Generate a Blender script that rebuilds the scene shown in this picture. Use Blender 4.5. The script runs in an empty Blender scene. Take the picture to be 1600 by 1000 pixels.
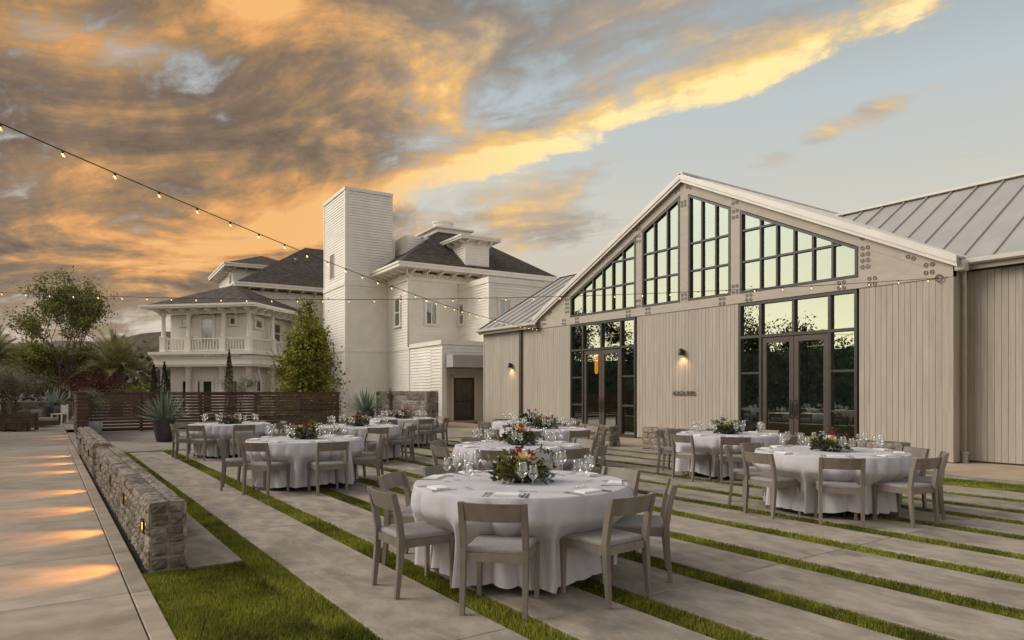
import bpy, bmesh, math, random
import numpy as np
from mathutils import Vector, Matrix
R = math.radians
C = bpy.context.scene.collection
sc = bpy.context.scene
rnd = random.Random(11)

# ------------------------------------------------------------------ camera
cam = bpy.data.cameras.new('camera')
cam.sensor_width = 36.0
cam.lens = 24.0
cam.shift_y = 0.0694
cam.clip_start = 0.05
cam.clip_end = 9000
cam_ob = bpy.data.objects.new('camera', cam)
cam_ob.location = (0, 0, 1.55)
cam_ob.rotation_euler = (R(90), 0, R(55.62))
C.objects.link(cam_ob)
sc.camera = cam_ob

# ------------------------------------------------------------------ node maths helper
class Nd:
    """wraps a value socket so that shader maths can be written as expressions"""
    def __init__(s, nt, sock): s.nt, s.s = nt, sock
    def op(s, o, *args, clamp=False):
        n = s.nt.nodes.new('ShaderNodeMath'); n.operation = o; n.use_clamp = clamp
        for i, a in enumerate((s,) + args):
            if isinstance(a, Nd): s.nt.links.new(a.s, n.inputs[i])
            else: n.inputs[i].default_value = a
        return Nd(s.nt, n.outputs[0])
    def __add__(s, o): return s.op('ADD', o)
    __radd__ = __add__
    def __sub__(s, o): return s.op('SUBTRACT', o)
    def __rsub__(s, o): return (s * -1.0) + o
    def __mul__(s, o): return s.op('MULTIPLY', o)
    __rmul__ = __mul__
    def __truediv__(s, o): return s.op('DIVIDE', o)
    def clamp(s): return s.op('ADD', 0.0, clamp=True)
    def smooth(s, a, b):
        n = s.nt.nodes.new('ShaderNodeMapRange'); n.interpolation_type = 'SMOOTHSTEP'
        s.nt.links.new(s.s, n.inputs[0])
        n.inputs[1].default_value = a; n.inputs[2].default_value = b
        if a > b:
            n.inputs[1].default_value = b; n.inputs[2].default_value = a
            n.inputs[3].default_value = 1; n.inputs[4].default_value = 0
        return Nd(s.nt, n.outputs[0])
def ramp(nt, fac, stops):
    n = nt.nodes.new('ShaderNodeValToRGB'); nt.links.new(fac.s, n.inputs[0])
    e = n.color_ramp.elements
    while len(e) < len(stops): e.new(0.5)
    for i, (p, c) in enumerate(stops):
        e[i].position = p; e[i].color = tuple(c) + (1,)
    return n.outputs[0]
def mixc(nt, fac, a, b, mode='MIX'):
    n = nt.nodes.new('ShaderNodeMix'); n.data_type = 'RGBA'; n.blend_type = mode
    for i, v in ((0, fac), (6, a), (7, b)):
        if isinstance(v, Nd): nt.links.new(v.s, n.inputs[i])
        elif isinstance(v, bpy.types.NodeSocket): nt.links.new(v, n.inputs[i])
        elif i == 0: n.inputs[0].default_value = v
        else: n.inputs[i].default_value = tuple(v) + (1,)
    return n.outputs[2]
def combine(nt, *xyz):
    n = nt.nodes.new('ShaderNodeCombineXYZ')
    for i, v in enumerate(xyz):
        if isinstance(v, Nd): nt.links.new(v.s, n.inputs[i])
        else: n.inputs[i].default_value = v
    return n.outputs[0]
def noise(nt, vec, scale, detail=5, rough=0.55, dist=0.0):
    n = nt.nodes.new('ShaderNodeTexNoise')
    n.inputs['Scale'].default_value = scale; n.inputs['Detail'].default_value = detail
    n.inputs['Roughness'].default_value = rough; n.inputs['Distortion'].default_value = dist
    nt.links.new(vec, n.inputs['Vector'])
    return Nd(nt, n.outputs[0])

# ------------------------------------------------------------------ sky
SUN_AZ = math.atan2(-0.6, -0.8)          # compass style: from +Y towards +X
SUN_EL = R(34)
world = bpy.data.worlds.new('World'); sc.world = world
world.use_nodes = True
nt = world.node_tree; nt.nodes.clear()
tc = nt.nodes.new('ShaderNodeTexCoord')
sep = nt.nodes.new('ShaderNodeSeparateXYZ'); nt.links.new(tc.outputs['Generated'], sep.inputs[0])
dx, dy, dz = (Nd(nt, sep.outputs[i]) for i in range(3))
sr = dx * 0.5646 + dy * 0.8253            # east-north-east component
sf = dx * -0.8253 + dy * 0.5646           # north-west component
DEG = 57.29578
az = sr.op('ARCTAN2', sf) * DEG
el = dz.op('ARCSINE') * DEG
zz = dz.op('MAXIMUM', 0.0) + 0.17
qr, qf = sr / zz, sf / zz
def gauss(a0, e0, sa, se, tilt=0.0):
    a = az - a0; e = el - e0
    if tilt: e = e - a * tilt
    q = (a * (1 / sa)) * (a * (1 / sa)) + (e * (1 / se)) * (e * (1 / se))
    return (q * -1.0).op('EXPONENT')
plane = combine(nt, qr * 0.93 - qf * 0.22, qf * 1.22 + qr * 0.36, dz * 0.6)
big = noise(nt, plane, 0.62, 3, 0.5, 0.4)
med = noise(nt, plane, 1.55, 9, 0.60, 0.9)
fine = noise(nt, combine(nt, qr * 1.0 - qf * 0.3, qf * 1.9 + qr * 0.8, dz), 4.0, 9, 0.64, 0.5)
off = nt.nodes.new('ShaderNodeVectorMath'); off.operation = 'ADD'; nt.links.new(plane, off.inputs[0]); off.inputs[1].default_value = (-0.14, 0.06, 0.0)
relief = (med - noise(nt, off.outputs[0], 1.55, 9, 0.60, 0.9)) * 2.2
puff = noise(nt, tc.outputs['Generated'], 7.5, 9, 0.62, 0.35)
puff2 = noise(nt, tc.outputs['Generated'], 21.0, 7, 0.6, 0.25)
# the long streaked bank of altocumulus
bank = el - (az * 0.285 - az * az * 0.0022 + 17.6)
bank = bank + (med - 0.5) * 3.4 + (puff - 0.5) * 2.4
bank_on = az.smooth(35, 30) * az.smooth(-40, -8)
bank_body = bank.smooth(-0.8, 1.0) * bank.smooth(11, 2.5) * bank_on
bank_rim = bank.smooth(-0.8, 0.6) * bank.smooth(4.0, 0.8) * bank_on
left_mass = az.smooth(6, -14) * (el.smooth(5.0, 9.0) * 0.30 + 0.70)
low_mass = az.smooth(15, 2) * el.smooth(10.0, 13.5) * bank.smooth(3, -3)
wisps = bank.smooth(0, 3) * az.smooth(33, 14) * 0.70
streak = gauss(25.5, 19.2, 6.0, 1.0, 0.24) * 0.66
cover = (left_mass * 0.90).op('MAXIMUM', low_mass * 0.74).op('MAXIMUM', bank_body * 0.78).op('MAXIMUM', wisps).op('MAXIMUM', streak)
cover = cover.op('MAXIMUM', 0.05)
dens = (cover * 1.02 + (med - 0.5) * 1.35 + (fine - 0.5) * 1.15 + (puff - 0.5) * 0.9 + (puff2 - 0.5) * 0.55 - 0.31).smooth(0.0, 0.55)
# how far the low sun lights each part of the cloud from below
glow = gauss(-31.5, 23.6, 9, 3.0, 0.0) * 0.95 + gauss(-20.5, 28.5, 6, 3, 0) * 1.15 + gauss(-25, 11.2, 16, 3.0, 0) * 0.80 + gauss(-34, 15.0, 6, 1.5, 0.2) * 0.55
glow = glow + gauss(-4, 14.8, 13, 3.4, 0.16) * 0.75 + bank_rim * 0.98 + gauss(-9, 24, 9, 3.0, -0.1) * 0.40 + bank_body * 0.45 + streak * 0.8
glow = glow + az.smooth(-45, -80) * el.smooth(40, 5) * 0.7
lit = (glow * 0.66 + (med - 0.5) * 1.35 + relief * 0.7 + (fine - 0.5) * 0.75 + (puff - 0.5) * 1.0 + (puff2 - 0.5) * 0.55 + (big - 0.5) * 0.5 + 0.09).clamp()
warm = az.smooth(8, -20)
left_col = ramp(nt, lit, [(0.0, (0.185, 0.130, 0.092)), (0.25, (0.265, 0.185, 0.122)), (0.5, (0.46, 0.275, 0.130)), (0.75, (0.82, 0.40, 0.145)), (1.0, (1.02, 0.55, 0.20))])
right_col = ramp(nt, lit, [(0.0, (0.34, 0.31, 0.275)), (0.28, (0.46, 0.385, 0.31)), (0.55, (0.74, 0.55, 0.34)), (0.80, (1.02, 0.70, 0.27)), (1.0, (1.30, 0.98, 0.46))])
cloud_col = mixc(nt, warm, right_col, left_col)
cloud_col = mixc(nt, el.smooth(9, 4) * warm, cloud_col, mixc(nt, lit, (0.30, 0.225, 0.145), (0.46, 0.33, 0.19)))
# clear sky: warm band at the horizon, steel blue above; yellower towards the set sun
e01 = (el * (1 / 60.0)).clamp()
front = ramp(nt, e01, [(0.0, (0.45, 0.33, 0.19)), (0.10, (0.60, 0.48, 0.29)), (0.22, (0.67, 0.63, 0.49)),
                       (0.36, (0.545, 0.595, 0.575)), (0.52, (0.33, 0.39, 0.41)), (1.0, (0.24, 0.28, 0.32))])
back = ramp(nt, e01, [(0.0, (0.98, 0.74, 0.26)), (0.075, (1.0, 0.90, 0.38)), (0.14, (0.80, 0.83, 0.46)), (0.22, (0.55, 0.74, 0.58)),
                      (0.36, (0.40, 0.60, 0.60)), (0.7, (0.34, 0.48, 0.50)), (1.0, (0.24, 0.34, 0.42))])
sunside = az.smooth(-44, -64) * az.smooth(-150, -112)
farside = (az.smooth(48, 95) + az.smooth(-112, -150)).clamp()
clear = mixc(nt, farside, mixc(nt, sunside, front, back), ramp(nt, e01, [(0.0, (1.05, 0.88, 0.70)), (0.2, (0.98, 0.89, 0.77)), (0.6, (0.60, 0.61, 0.62)), (1.0, (0.26, 0.30, 0.34))]))
sky_col = mixc(nt, dens * sunside.smooth(0.9, 0.2) * (1 - farside * 0.6), clear, cloud_col)
bg1 = nt.nodes.new('ShaderNodeBackground'); nt.links.new(sky_col, bg1.inputs[0]); bg1.inputs[1].default_value = 0.58
nish = nt.nodes.new('ShaderNodeTexSky'); nish.sky_type = 'NISHITA'; nish.sun_disc = False
nish.sun_elevation = SUN_EL; nish.air_density = 0.15; nish.dust_density = 2.0; nish.ozone_density = 0.2; nish.sun_rotation = SUN_AZ
bg2 = nt.nodes.new('ShaderNodeBackground'); veil = 1 - dens * sunside.smooth(0.9, 0.2) * 0.92
nt.links.new(mixc(nt, 1.0, nish.outputs[0], combine(nt, veil, veil, veil), 'MULTIPLY'), bg2.inputs[0]); bg2.inputs[1].default_value = 0.05
addw = nt.nodes.new('ShaderNodeAddShader'); nt.links.new(bg1.outputs[0], addw.inputs[0]); nt.links.new(bg2.outputs[0], addw.inputs[1])
wout = nt.nodes.new('ShaderNodeOutputWorld'); nt.links.new(addw.outputs[0], wout.inputs[0])

sun = bpy.data.lights.new('sun', 'SUN'); sun.energy = 1.45; sun.angle = R(36); sun.color = (1.0, 0.89, 0.77)
sun_ob = bpy.data.objects.new('sun', sun); C.objects.link(sun_ob)
sd = Vector((math.sin(SUN_AZ) * math.cos(SUN_EL), math.cos(SUN_AZ) * math.cos(SUN_EL), math.sin(SUN_EL)))
sun_ob.rotation_euler = sd.to_track_quat('Z', 'Y').to_euler()
sun_ob.location = (-10, -20, 30)

vs = sc.view_settings
vs.view_transform = 'Standard'; vs.look = 'None'; vs.exposure = 0.62; vs.gamma = 1.0; vs.use_curve_mapping = False
sc.cycles.max_bounces = 8; sc.cycles.transparent_max_bounces = 24
sc.cycles.use_denoising = True
sc.cycles.caustics_reflective = False; sc.cycles.caustics_refractive = False

# ------------------------------------------------------------------ materials
MATS = {}
def mat(name, col, rough=0.7, var=0.12, scale=6.0, bump=0.0, bscale=40.0, metal=0.0, spec=0.4, rand=0.0,
        col2=None, stretch=(1, 1, 1), island=0.0, detail=6, stain=0.0, stain_scale=0.5, sheen=0.0):
    if name in MATS: return MATS[name]
    m = bpy.data.materials.new(name); m.use_nodes = True; t = m.node_tree
    b = t.nodes['Principled BSDF']
    g = t.nodes.new('ShaderNodeTexCoord')
    mp = t.nodes.new('ShaderNodeMapping'); mp.inputs['Scale'].default_value = stretch
    oi = t.nodes.new('ShaderNodeObjectInfo')
    ad = t.nodes.new('ShaderNodeVectorMath'); ad.operation = 'MULTIPLY_ADD'
    t.links.new(oi.outputs['Random'], ad.inputs[0]); ad.inputs[1].default_value = (37, 53, 71)
    t.links.new(g.outputs['Object'], ad.inputs[2])
    t.links.new(ad.outputs[0], mp.inputs[0])
    v = mp.outputs[0]
    n = noise(t, v, scale, detail, 0.6)
    dark = tuple(max(0, c * (1 - var * 1.8)) for c in col)
    light = tuple(c * (1 + var * 1.4) for c in (col2 or col))
    c = mixc(t, n.smooth(0.25, 0.75), dark, light)
    if stain:
        s = noise(t, v, stain_scale, 7, 0.62, 0.5)
        c = mixc(t, s.smooth(0.42, 0.72) * stain, c, tuple(x * 0.5 for x in col))
        s2 = noise(t, v, stain_scale * 2.7, 8, 0.7, 0.2)
        c = mixc(t, s2.smooth(0.5, 0.7) * stain * 0.6, c, tuple(min(1, x * 1.35) for x in col))
    if rand:
        r = Nd(t, oi.outputs['Random'])
        k = r * (2 * rand) + (1 - rand)
        c = mixc(t, 1.0, c, combine(t, k, k, k), 'MULTIPLY')
    if island:
        ge = t.nodes.new('ShaderNodeNewGeometry')
        k = Nd(t, ge.outputs['Random Per Island']) * (2 * island) + (1 - island)
        c = mixc(t, 1.0, c, combine(t, k, k, k * 0.95), 'MULTIPLY')
    t.links.new(c, b.inputs['Base Color'])
    b.inputs['Roughness'].default_value = rough; b.inputs['Metallic'].default_value = metal
    b.inputs['Specular IOR Level'].default_value = spec
    if sheen: b.inputs['Sheen Weight'].default_value = sheen
    if bump:
        bn = noise(t, v, bscale, 6, 0.65)
        bp = t.nodes.new('ShaderNodeBump'); bp.inputs['Strength'].default_value = 1.0
        bp.inputs['Distance'].default_value = bump
        t.links.new(bn.s, bp.inputs['Height']); t.links.new(bp.outputs[0], b.inputs['Normal'])
    MATS[name] = m
    return m
def leafmat(name, col, col2, trans=0.3, island=0.45):
    m = mat(name, col, 0.55, 0.25, 1.4, col2=col2, island=island, spec=0.3)
    t = m.node_tree; b = t.nodes['Principled BSDF']
    tr = t.nodes.new('ShaderNodeBsdfTranslucent')
    src = b.inputs['Base Color'].links[0].from_socket
    t.links.new(src, tr.inputs[0])
    mx = t.nodes.new('ShaderNodeMixShader'); mx.inputs[0].default_value = trans
    out = t.nodes['Material Output']
    t.links.new(b.outputs[0], mx.inputs[1]); t.links.new(tr.outputs[0], mx.inputs[2]); t.links.new(mx.outputs[0], out.inputs[0])
    return m
def emit(name, col, strength):
    m = bpy.data.materials.new(name); m.use_nodes = True; t = m.node_tree
    b = t.nodes['Principled BSDF']; b.inputs['Base Color'].default_value = tuple(col) + (1,)
    b.inputs['Emission Color'].default_value = tuple(col) + (1,); b.inputs['Emission Strength'].default_value = strength
    return m
def glassmat(name, fac, tint, through, rough=0.0, fres=True):
    m = bpy.data.materials.new(name); m.use_nodes = True; t = m.node_tree; t.nodes.remove(t.nodes['Principled BSDF'])
    gl = t.nodes.new('ShaderNodeBsdfGlossy'); gl.inputs[0].default_value = tuple(tint) + (1,); gl.inputs['Roughness'].default_value = rough
    tr = t.nodes.new('ShaderNodeBsdfTransparent'); tr.inputs[0].default_value = tuple(through) + (1,)
    mx = t.nodes.new('ShaderNodeMixShader')
    fr = t.nodes.new('ShaderNodeLayerWeight'); fr.inputs[0].default_value = 0.5
    f = (Nd(t, fr.outputs['Facing']).op('POWER', 2.8) * (1 - fac) * 0.7 + fac).clamp() if fres else None
    if f: t.links.new(f.s, mx.inputs[0])
    else: mx.inputs[0].default_value = fac
    t.links.new(tr.outputs[0], mx.inputs[1]); t.links.new(gl.outputs[0], mx.inputs[2])
    t.links.new(mx.outputs[0], t.nodes['Material Output'].inputs[0])
    return m

M_conc = mat('patio_concrete', (0.35, 0.30, 0.24), 0.72, 0.15, 5.0, 0.004, 45, rand=0.07, stain=0.85, stain_scale=1.6, stretch=(0.7, 1.2, 1), detail=9)
M_path = mat('path_concrete', (0.42, 0.35, 0.275), 0.62, 0.12, 4.0, 0.002, 50, rand=0.05, stain=0.6, stain_scale=1.1, stretch=(1, 0.6, 1), detail=9)
M_plaza = mat('plaza_concrete', (0.31, 0.27, 0.225), 0.7, 0.10, 2.0, 0.002, 40, rand=0.08, stain=0.5, stain_scale=0.6)
M_tan = mat('tan_paving', (0.44, 0.34, 0.24), 0.75, 0.09, 2.5, 0.002, 50, rand=0.05, stain=0.25)
M_soil = mat('soil', (0.055, 0.042, 0.03), 0.95, 0.3, 8, 0.01, 30)
M_wood = mat('chair_wood', (0.205, 0.175, 0.142), 0.5, 0.10, 9, 0.0006, 90, rand=0.10, stretch=(1, 1, 0.25))
M_cush = mat('cushion', (0.29, 0.268, 0.25), 0.9, 0.06, 30, 0.0006, 300, rand=0.05)
M_cloth = mat('linen', (0.53, 0.51, 0.535), 0.85, 0.03, 5, 0.006, 11, sheen=0.15, rand=0.025)
M_napkin = mat('napkin', (0.82, 0.80, 0.79), 0.85, 0.03, 8, 0.0005, 300)
M_board = mat('painted_board', (0.415, 0.37, 0.312), 0.7, 0.08, 3, 0.0014, 28, rand=0.05, stretch=(6, 6, 0.35), stain=0.10, stain_scale=0.7)
M_beam = mat('painted_beam', (0.42, 0.372, 0.31), 0.65, 0.05, 2.5, 0.0008, 22, rand=0.03, stretch=(1, 3, 3))
M_shadowgap = mat('barn_backing', (0.12, 0.10, 0.08), 0.9)
M_metal = mat('roof_metal', (0.46, 0.44, 0.415), 0.42, 0.05, 1.2, rand=0.035, metal=0.15, stain=0.15)
M_fascia = mat('roof_fascia', (0.62, 0.585, 0.53), 0.45, 0.04, 2, metal=0.1)
M_frame = mat('bronze_frame', (0.040, 0.033, 0.026), 0.42, 0.1, 5, rand=0.08, spec=0.5)
M_leafdoor = mat('bronze_door', (0.070, 0.050, 0.040), 0.4, 0.1, 5, spec=0.5)
M_bolt = mat('bolt_steel', (0.10, 0.085, 0.07), 0.5, 0.1, 20)
M_white = mat('white_siding', (0.86, 0.82, 0.74), 0.6, 0.03, 1.6, 0.0008, 30, stain=0.10, stain_scale=0.5)
M_trim = mat('white_trim', (0.84, 0.79, 0.70), 0.55, 0.03, 2.0)
M_shingle = mat('shingle', (0.058, 0.044, 0.035), 0.85, 0.25, 3.2, 0.012, 16, col2=(0.085, 0.068, 0.055), stretch=(1, 1, 2.2))
M_stone = mat('rubble_stone', (0.245, 0.205, 0.165), 0.88, 0.28, 14, 0.02, 30, rand=0.42, stain=0.5, stain_scale=9)
M_mortar = mat('mortar', (0.27, 0.235, 0.19), 0.95, 0.15, 12, 0.006, 60)
M_slat = mat('fence_wood', (0.088, 0.050, 0.032), 0.6, 0.22, 5, 0.001, 40, rand=0.30, stretch=(3, 0.5, 6))
M_dark = mat('black_metal', (0.022, 0.02, 0.018), 0.45, 0.1)
M_grass = leafmat('grass_blade', (0.135, 0.160, 0.018), (0.26, 0.265, 0.036), 0.25, 0.5)
M_leaf = leafmat('leaf_green', (0.10, 0.115, 0.018), (0.24, 0.225, 0.04))
M_leafdk = leafmat('leaf_dark', (0.030, 0.038, 0.012), (0.060, 0.066, 0.02))
M_olive = leafmat('leaf_olive', (0.14, 0.135, 0.08), (0.23, 0.215, 0.135), 0.2)
M_agave = leafmat('leaf_agave', (0.13, 0.17, 0.115), (0.20, 0.24, 0.17), 0.1, 0.25)
M_palm = leafmat('leaf_palm', (0.21, 0.215, 0.08), (0.34, 0.33, 0.15), 0.2)
M_red = leafmat('leaf_red', (0.085, 0.022, 0.018), (0.13, 0.045, 0.03), 0.25)
M_airy = leafmat('leaf_airy', (0.10, 0.115, 0.022), (0.20, 0.20, 0.05), 0.25)
M_tree = leafmat('leaf_tree', (0.135, 0.15, 0.022), (0.32, 0.30, 0.05))
M_hedge = leafmat('leaf_hedge', (0.10, 0.145, 0.12), (0.17, 0.22, 0.18), 0.15)
M_silver = leafmat('leaf_silver', (0.17, 0.20, 0.165), (0.25, 0.28, 0.24), 0.15)
M_bark = mat('bark', (0.13, 0.10, 0.075), 0.9, 0.25, 10, 0.006, 30)
M_palmbark = mat('palm_bark', (0.16, 0.125, 0.10), 0.95, 0.3, 14, 0.02, 20)
M_potdark = mat('glazed_pot', (0.055, 0.042, 0.048), 0.3, 0.2, 4, spec=0.5)
M_potpale = mat('pale_pot', (0.36, 0.345, 0.32), 0.65, 0.1, 5)
M_box = mat('planter_wood', (0.13, 0.075, 0.045), 0.75, 0.2, 6, 0.002, 30, rand=0.2, stretch=(1, 1, 4))
M_steel = mat('cutlery_steel', (0.55, 0.52, 0.49), 0.18, 0.05, 20, metal=1.0)
M_bowl = mat('dark_bowl', (0.025, 0.02, 0.018), 0.6, 0.2, 10)
M_rose_red = mat('rose_red', (0.38, 0.025, 0.025), 0.6, 0.2, 20, island=0.25)
M_rose_cream = mat('rose_cream', (0.80, 0.62, 0.42), 0.6, 0.08, 20, island=0.12)
M_rose_pink = mat('rose_pink', (0.72, 0.36, 0.28), 0.6, 0.1, 20, island=0.15)
M_rose_white = mat('rose_white', (0.80, 0.78, 0.68), 0.6, 0.06, 20, island=0.1)
M_berry = mat('green_bloom', (0.42, 0.50, 0.20), 0.6, 0.1, 20, island=0.15)
M_pane = glassmat('window_glass', 0.50, (0.75, 0.80, 0.68), (0.40, 0.50, 0.46), 0.0)
M_hpane = glassmat('house_glass', 0.30, (0.8, 0.85, 0.8), (0.35, 0.38, 0.36), 0.0)
M_glass = glassmat('wine_glass', 0.09, (1, 1, 1), (0.965, 0.97, 0.965), 0.015)
M_bulb = emit('bulb_glow', (1.0, 0.55, 0.15), 2.2)
M_bulbglass = glassmat('bulb_glass', 0.10, (1, 1, 1), (0.98, 0.94, 0.86), 0.02)
M_slot = emit('slot_glow', (1.0, 0.52, 0.10), 3.0)
M_lamp = emit('lamp_glow', (1.0, 0.62, 0.22), 5.0)
M_amber = emit('amber_glow', (1.0, 0.33, 0.03), 1.9)
M_room = mat('interior', (0.20, 0.23, 0.21), 0.8, 0.2, 1)
M_hill = mat('hill_scrub', (0.085, 0.066, 0.045), 0.95, 0.3, 0.02, col2=(0.11, 0.09, 0.055))
M_far = leafmat('far_foliage', (0.055, 0.060, 0.040), (0.085, 0.085, 0.055), 0.1)
M_curtain = mat('blind', (0.30, 0.31, 0.27), 0.8, 0.05)

# ------------------------------------------------------------------ builders
class MB:
    def __init__(s): s.v, s.f = [], []
    def add(s, vs, fs):
        o = len(s.v); s.v += [tuple(p) for p in vs]; s.f += [tuple(i + o for i in f) for f in fs]
        return s
    def box(s, x0, x1, y0, y1, z0, z1):
        return s.add([(x, y, z) for x in (x0, x1) for y in (y0, y1) for z in (z0, z1)],
                     [(0, 1, 3, 2), (4, 6, 7, 5), (0, 4, 5, 1), (2, 3, 7, 6), (0, 2, 6, 4), (1, 5, 7, 3)])
    def hexa(s, bot, top):
        return s.add(list(bot) + list(top), [(3, 2, 1, 0), (4, 5, 6, 7)] + [(i, (i + 1) % 4, 4 + (i + 1) % 4, 4 + i) for i in range(4)])
    def bar(s, a, b, w, d, up=(0, 1, 0)):
        """rectangular bar from a to b, w across, d along 'up'"""
        a, b = Vector(a), Vector(b); t = (b - a).normalized(); u = Vector(up)
        n = t.cross(u).normalized() * (w / 2); u = u.normalized() * (d / 2)
        return s.hexa([a - n - u, a + n - u, a + n + u, a - n + u], [b - n - u, b + n - u, b + n + u, b - n + u])
    def prism(s, poly, axis, a, b):
        """extrude a 2-D polygon along an axis ('y': poly is x,z; 'x': y,z; 'z': x,y)"""
        def P(p, h): return {'y': (p[0], h, p[1]), 'x': (h, p[0], p[1]), 'z': (p[0], p[1], h)}[axis]
        n = len(poly); o = [P(p, a) for p in poly] + [P(p, b) for p in poly]
        return s.add(o, [tuple(range(n))[::-1], tuple(range(n, 2 * n))] + [(i, (i + 1) % n, n + (i + 1) % n, n + i) for i in range(n)])
    def tube(s, pts, rad, n=6, cap=True):
        pts = [Vector(p) for p in pts]; o = len(s.v)
        if not hasattr(rad, '__len__'): rad = [rad] * len(pts)
        ref = None
        for i, p in enumerate(pts):
            t = (pts[min(i + 1, len(pts) - 1)] - pts[max(i - 1, 0)])
            if t.length < 1e-9: t = Vector((0, 0, 1))
            t.normalize()
            if ref is None: ref = Vector((1, 0, 0)) if abs(t.x) < 0.9 else Vector((0, 1, 0))
            u = (ref - t * ref.dot(t)).normalized(); ref = u; w = t.cross(u)
            for k in range(n):
                a = 2 * math.pi * k / n
                s.v.append(tuple(p + (u * math.cos(a) + w * math.sin(a)) * rad[i]))
        for i in range(len(pts) - 1):
            for k in range(n):
                s.f.append((o + i * n + k, o + i * n + (k + 1) % n, o + (i + 1) * n + (k + 1) % n, o + (i + 1) * n + k))
        if cap:
            s.f.append(tuple(o + k for k in range(n))[::-1]); s.f.append(tuple(o + (len(pts) - 1) * n + k for k in range(n)))
        return s
    def lathe(s, prof, n=16, c=(0, 0, 0), closed=True):
        o = len(s.v)
        for r, z in prof:
            for k in range(n):
                a = 2 * math.pi * k / n; s.v.append((c[0] + r * math.cos(a), c[1] + r * math.sin(a), c[2] + z))
        for i in range(len(prof) - 1):
            for k in range(n):
                s.f.append((o + i * n + k, o + i * n + (k + 1) % n, o + (i + 1) * n + (k + 1) % n, o + (i + 1) * n + k))
        if closed:
            s.f.append(tuple(o + k for k in range(n))[::-1]); s.f.append(tuple(o + (len(prof) - 1) * n + k for k in range(n)))
        return s
    def mesh(s, name, m, smooth=False):
        me = bpy.data.meshes.new(name); me.from_pydata(s.v, [], s.f); me.materials.append(m)
        if smooth: me.polygons.foreach_set('use_smooth', [True] * len(me.polygons))
        me.update(); return me
    def build(s, name, m, parent=None, smooth=False, bevel=0.0, **kw):
        return obj(name, s.mesh(name, m, smooth), parent, bevel=bevel, **kw)
def obj(name, me, parent=None, loc=None, rotz=0.0, kind=None, label=None, bevel=0.0, rot=None):
    o = bpy.data.objects.new(name, me); C.objects.link(o)
    if parent: o.parent = parent
    if loc: o.location = loc
    if rotz: o.rotation_euler = (0, 0, rotz)
    if rot: o.rotation_euler = rot
    if kind: o['kind'] = kind
    if label: o['label'] = label
    if bevel:
        b = o.modifiers.new('bevel', 'BEVEL'); b.width = bevel; b.segments = 2; b.limit_method = 'ANGLE'
    return o
def thing(name, label, cat, loc=(0, 0, 0), rotz=0.0, group=None, kind=None):
    o = bpy.data.objects.new(name, None); C.objects.link(o); o.empty_display_size = 0.2
    o.location = loc; o.rotation_euler = (0, 0, rotz)
    return tag(o, label, cat, group, kind)
def tag(o, label, cat, group=None, kind=None):
    o['label'] = label; o['category'] = cat
    if group: o['group'] = group
    if kind: o['kind'] = kind
    return o
def setting(o, label, cat):
    o['kind'] = 'structure'; o['label'] = label; o['category'] = cat
    return o
def dup(root, loc, rotz, label, group=None):
    r = root.copy(); C.objects.link(r); r.location = loc; r.rotation_euler = (0, 0, rotz); r['label'] = label
    if group: r['group'] = group
    for ch in list(root.children):
        c = ch.copy(); C.objects.link(c); c.parent = r
        for g in list(ch.children):
            d = g.copy(); C.objects.link(d); d.parent = c
    return r
def fastmesh(name, V, F, m, smooth=False):
    """V (n,3), F (m,3|4) numpy arrays"""
    me = bpy.data.meshes.new(name); k = F.shape[1]
    me.vertices.add(len(V)); me.vertices.foreach_set('co', V.astype(np.float32).ravel())
    me.loops.add(F.size); me.loops.foreach_set('vertex_index', F.astype(np.int32).ravel())
    me.polygons.add(len(F)); me.polygons.foreach_set('loop_start', np.arange(0, F.size, k, dtype=np.int32))
    me.materials.append(m); me.update(calc_edges=True)
    if smooth: me.polygons.foreach_set('use_smooth', [True] * len(F))
    return me
def leaves(name, P, size, m, rs, aspect=0.45, droop=0.0, jitter=0.35, dirs=None):
    """a leaf (bent rhombus of two triangles) at each point"""
    P = np.asarray(P, float); n = len(P)
    d = rs.normal(size=(n, 3)) if dirs is None else dirs + rs.normal(size=(n, 3)) * jitter
    d[:, 2] -= droop
    d /= np.linalg.norm(d, axis=1, keepdims=True) + 1e-9
    u = np.cross(d, rs.normal(size=(n, 3))); u /= np.linalg.norm(u, axis=1, keepdims=True) + 1e-9
    w = np.cross(d, u)
    L = (size * rs.uniform(0.65, 1.3, n))[:, None]
    a = P; b = P + d * L
    mid = P + d * L * 0.45 + w * L * 0.10
    l = mid + u * L * aspect * 0.5; r = mid - u * L * aspect * 0.5
    V = np.stack([a, l, b, r], 1).reshape(-1, 3)
    F = (np.arange(n)[:, None] * 4 + np.array([0, 1, 2, 3])[None])
    F = np.concatenate([F[:, [0, 1, 2]], F[:, [0, 2, 3]]])
    return fastmesh(name, V, F, m)

# ------------------------------------------------------------------ ground and paving
g = MB(); N = 14
xs = [-6000, -2500, -900, -300, -120, -60, -30, 0, 30, 120, 600, 3000]
for i in range(len(xs) - 1):
    for j in range(len(xs) - 1):
        g.add([(xs[i], xs[j], -0.06), (xs[i + 1], xs[j], -0.06), (xs[i + 1], xs[j + 1], -0.06), (xs[i], xs[j + 1], -0.06)], [(0, 1, 2, 3)])
setting(g.build('ground', M_soil), 'dark earth showing in the joints between the paving', 'ground')

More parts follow.
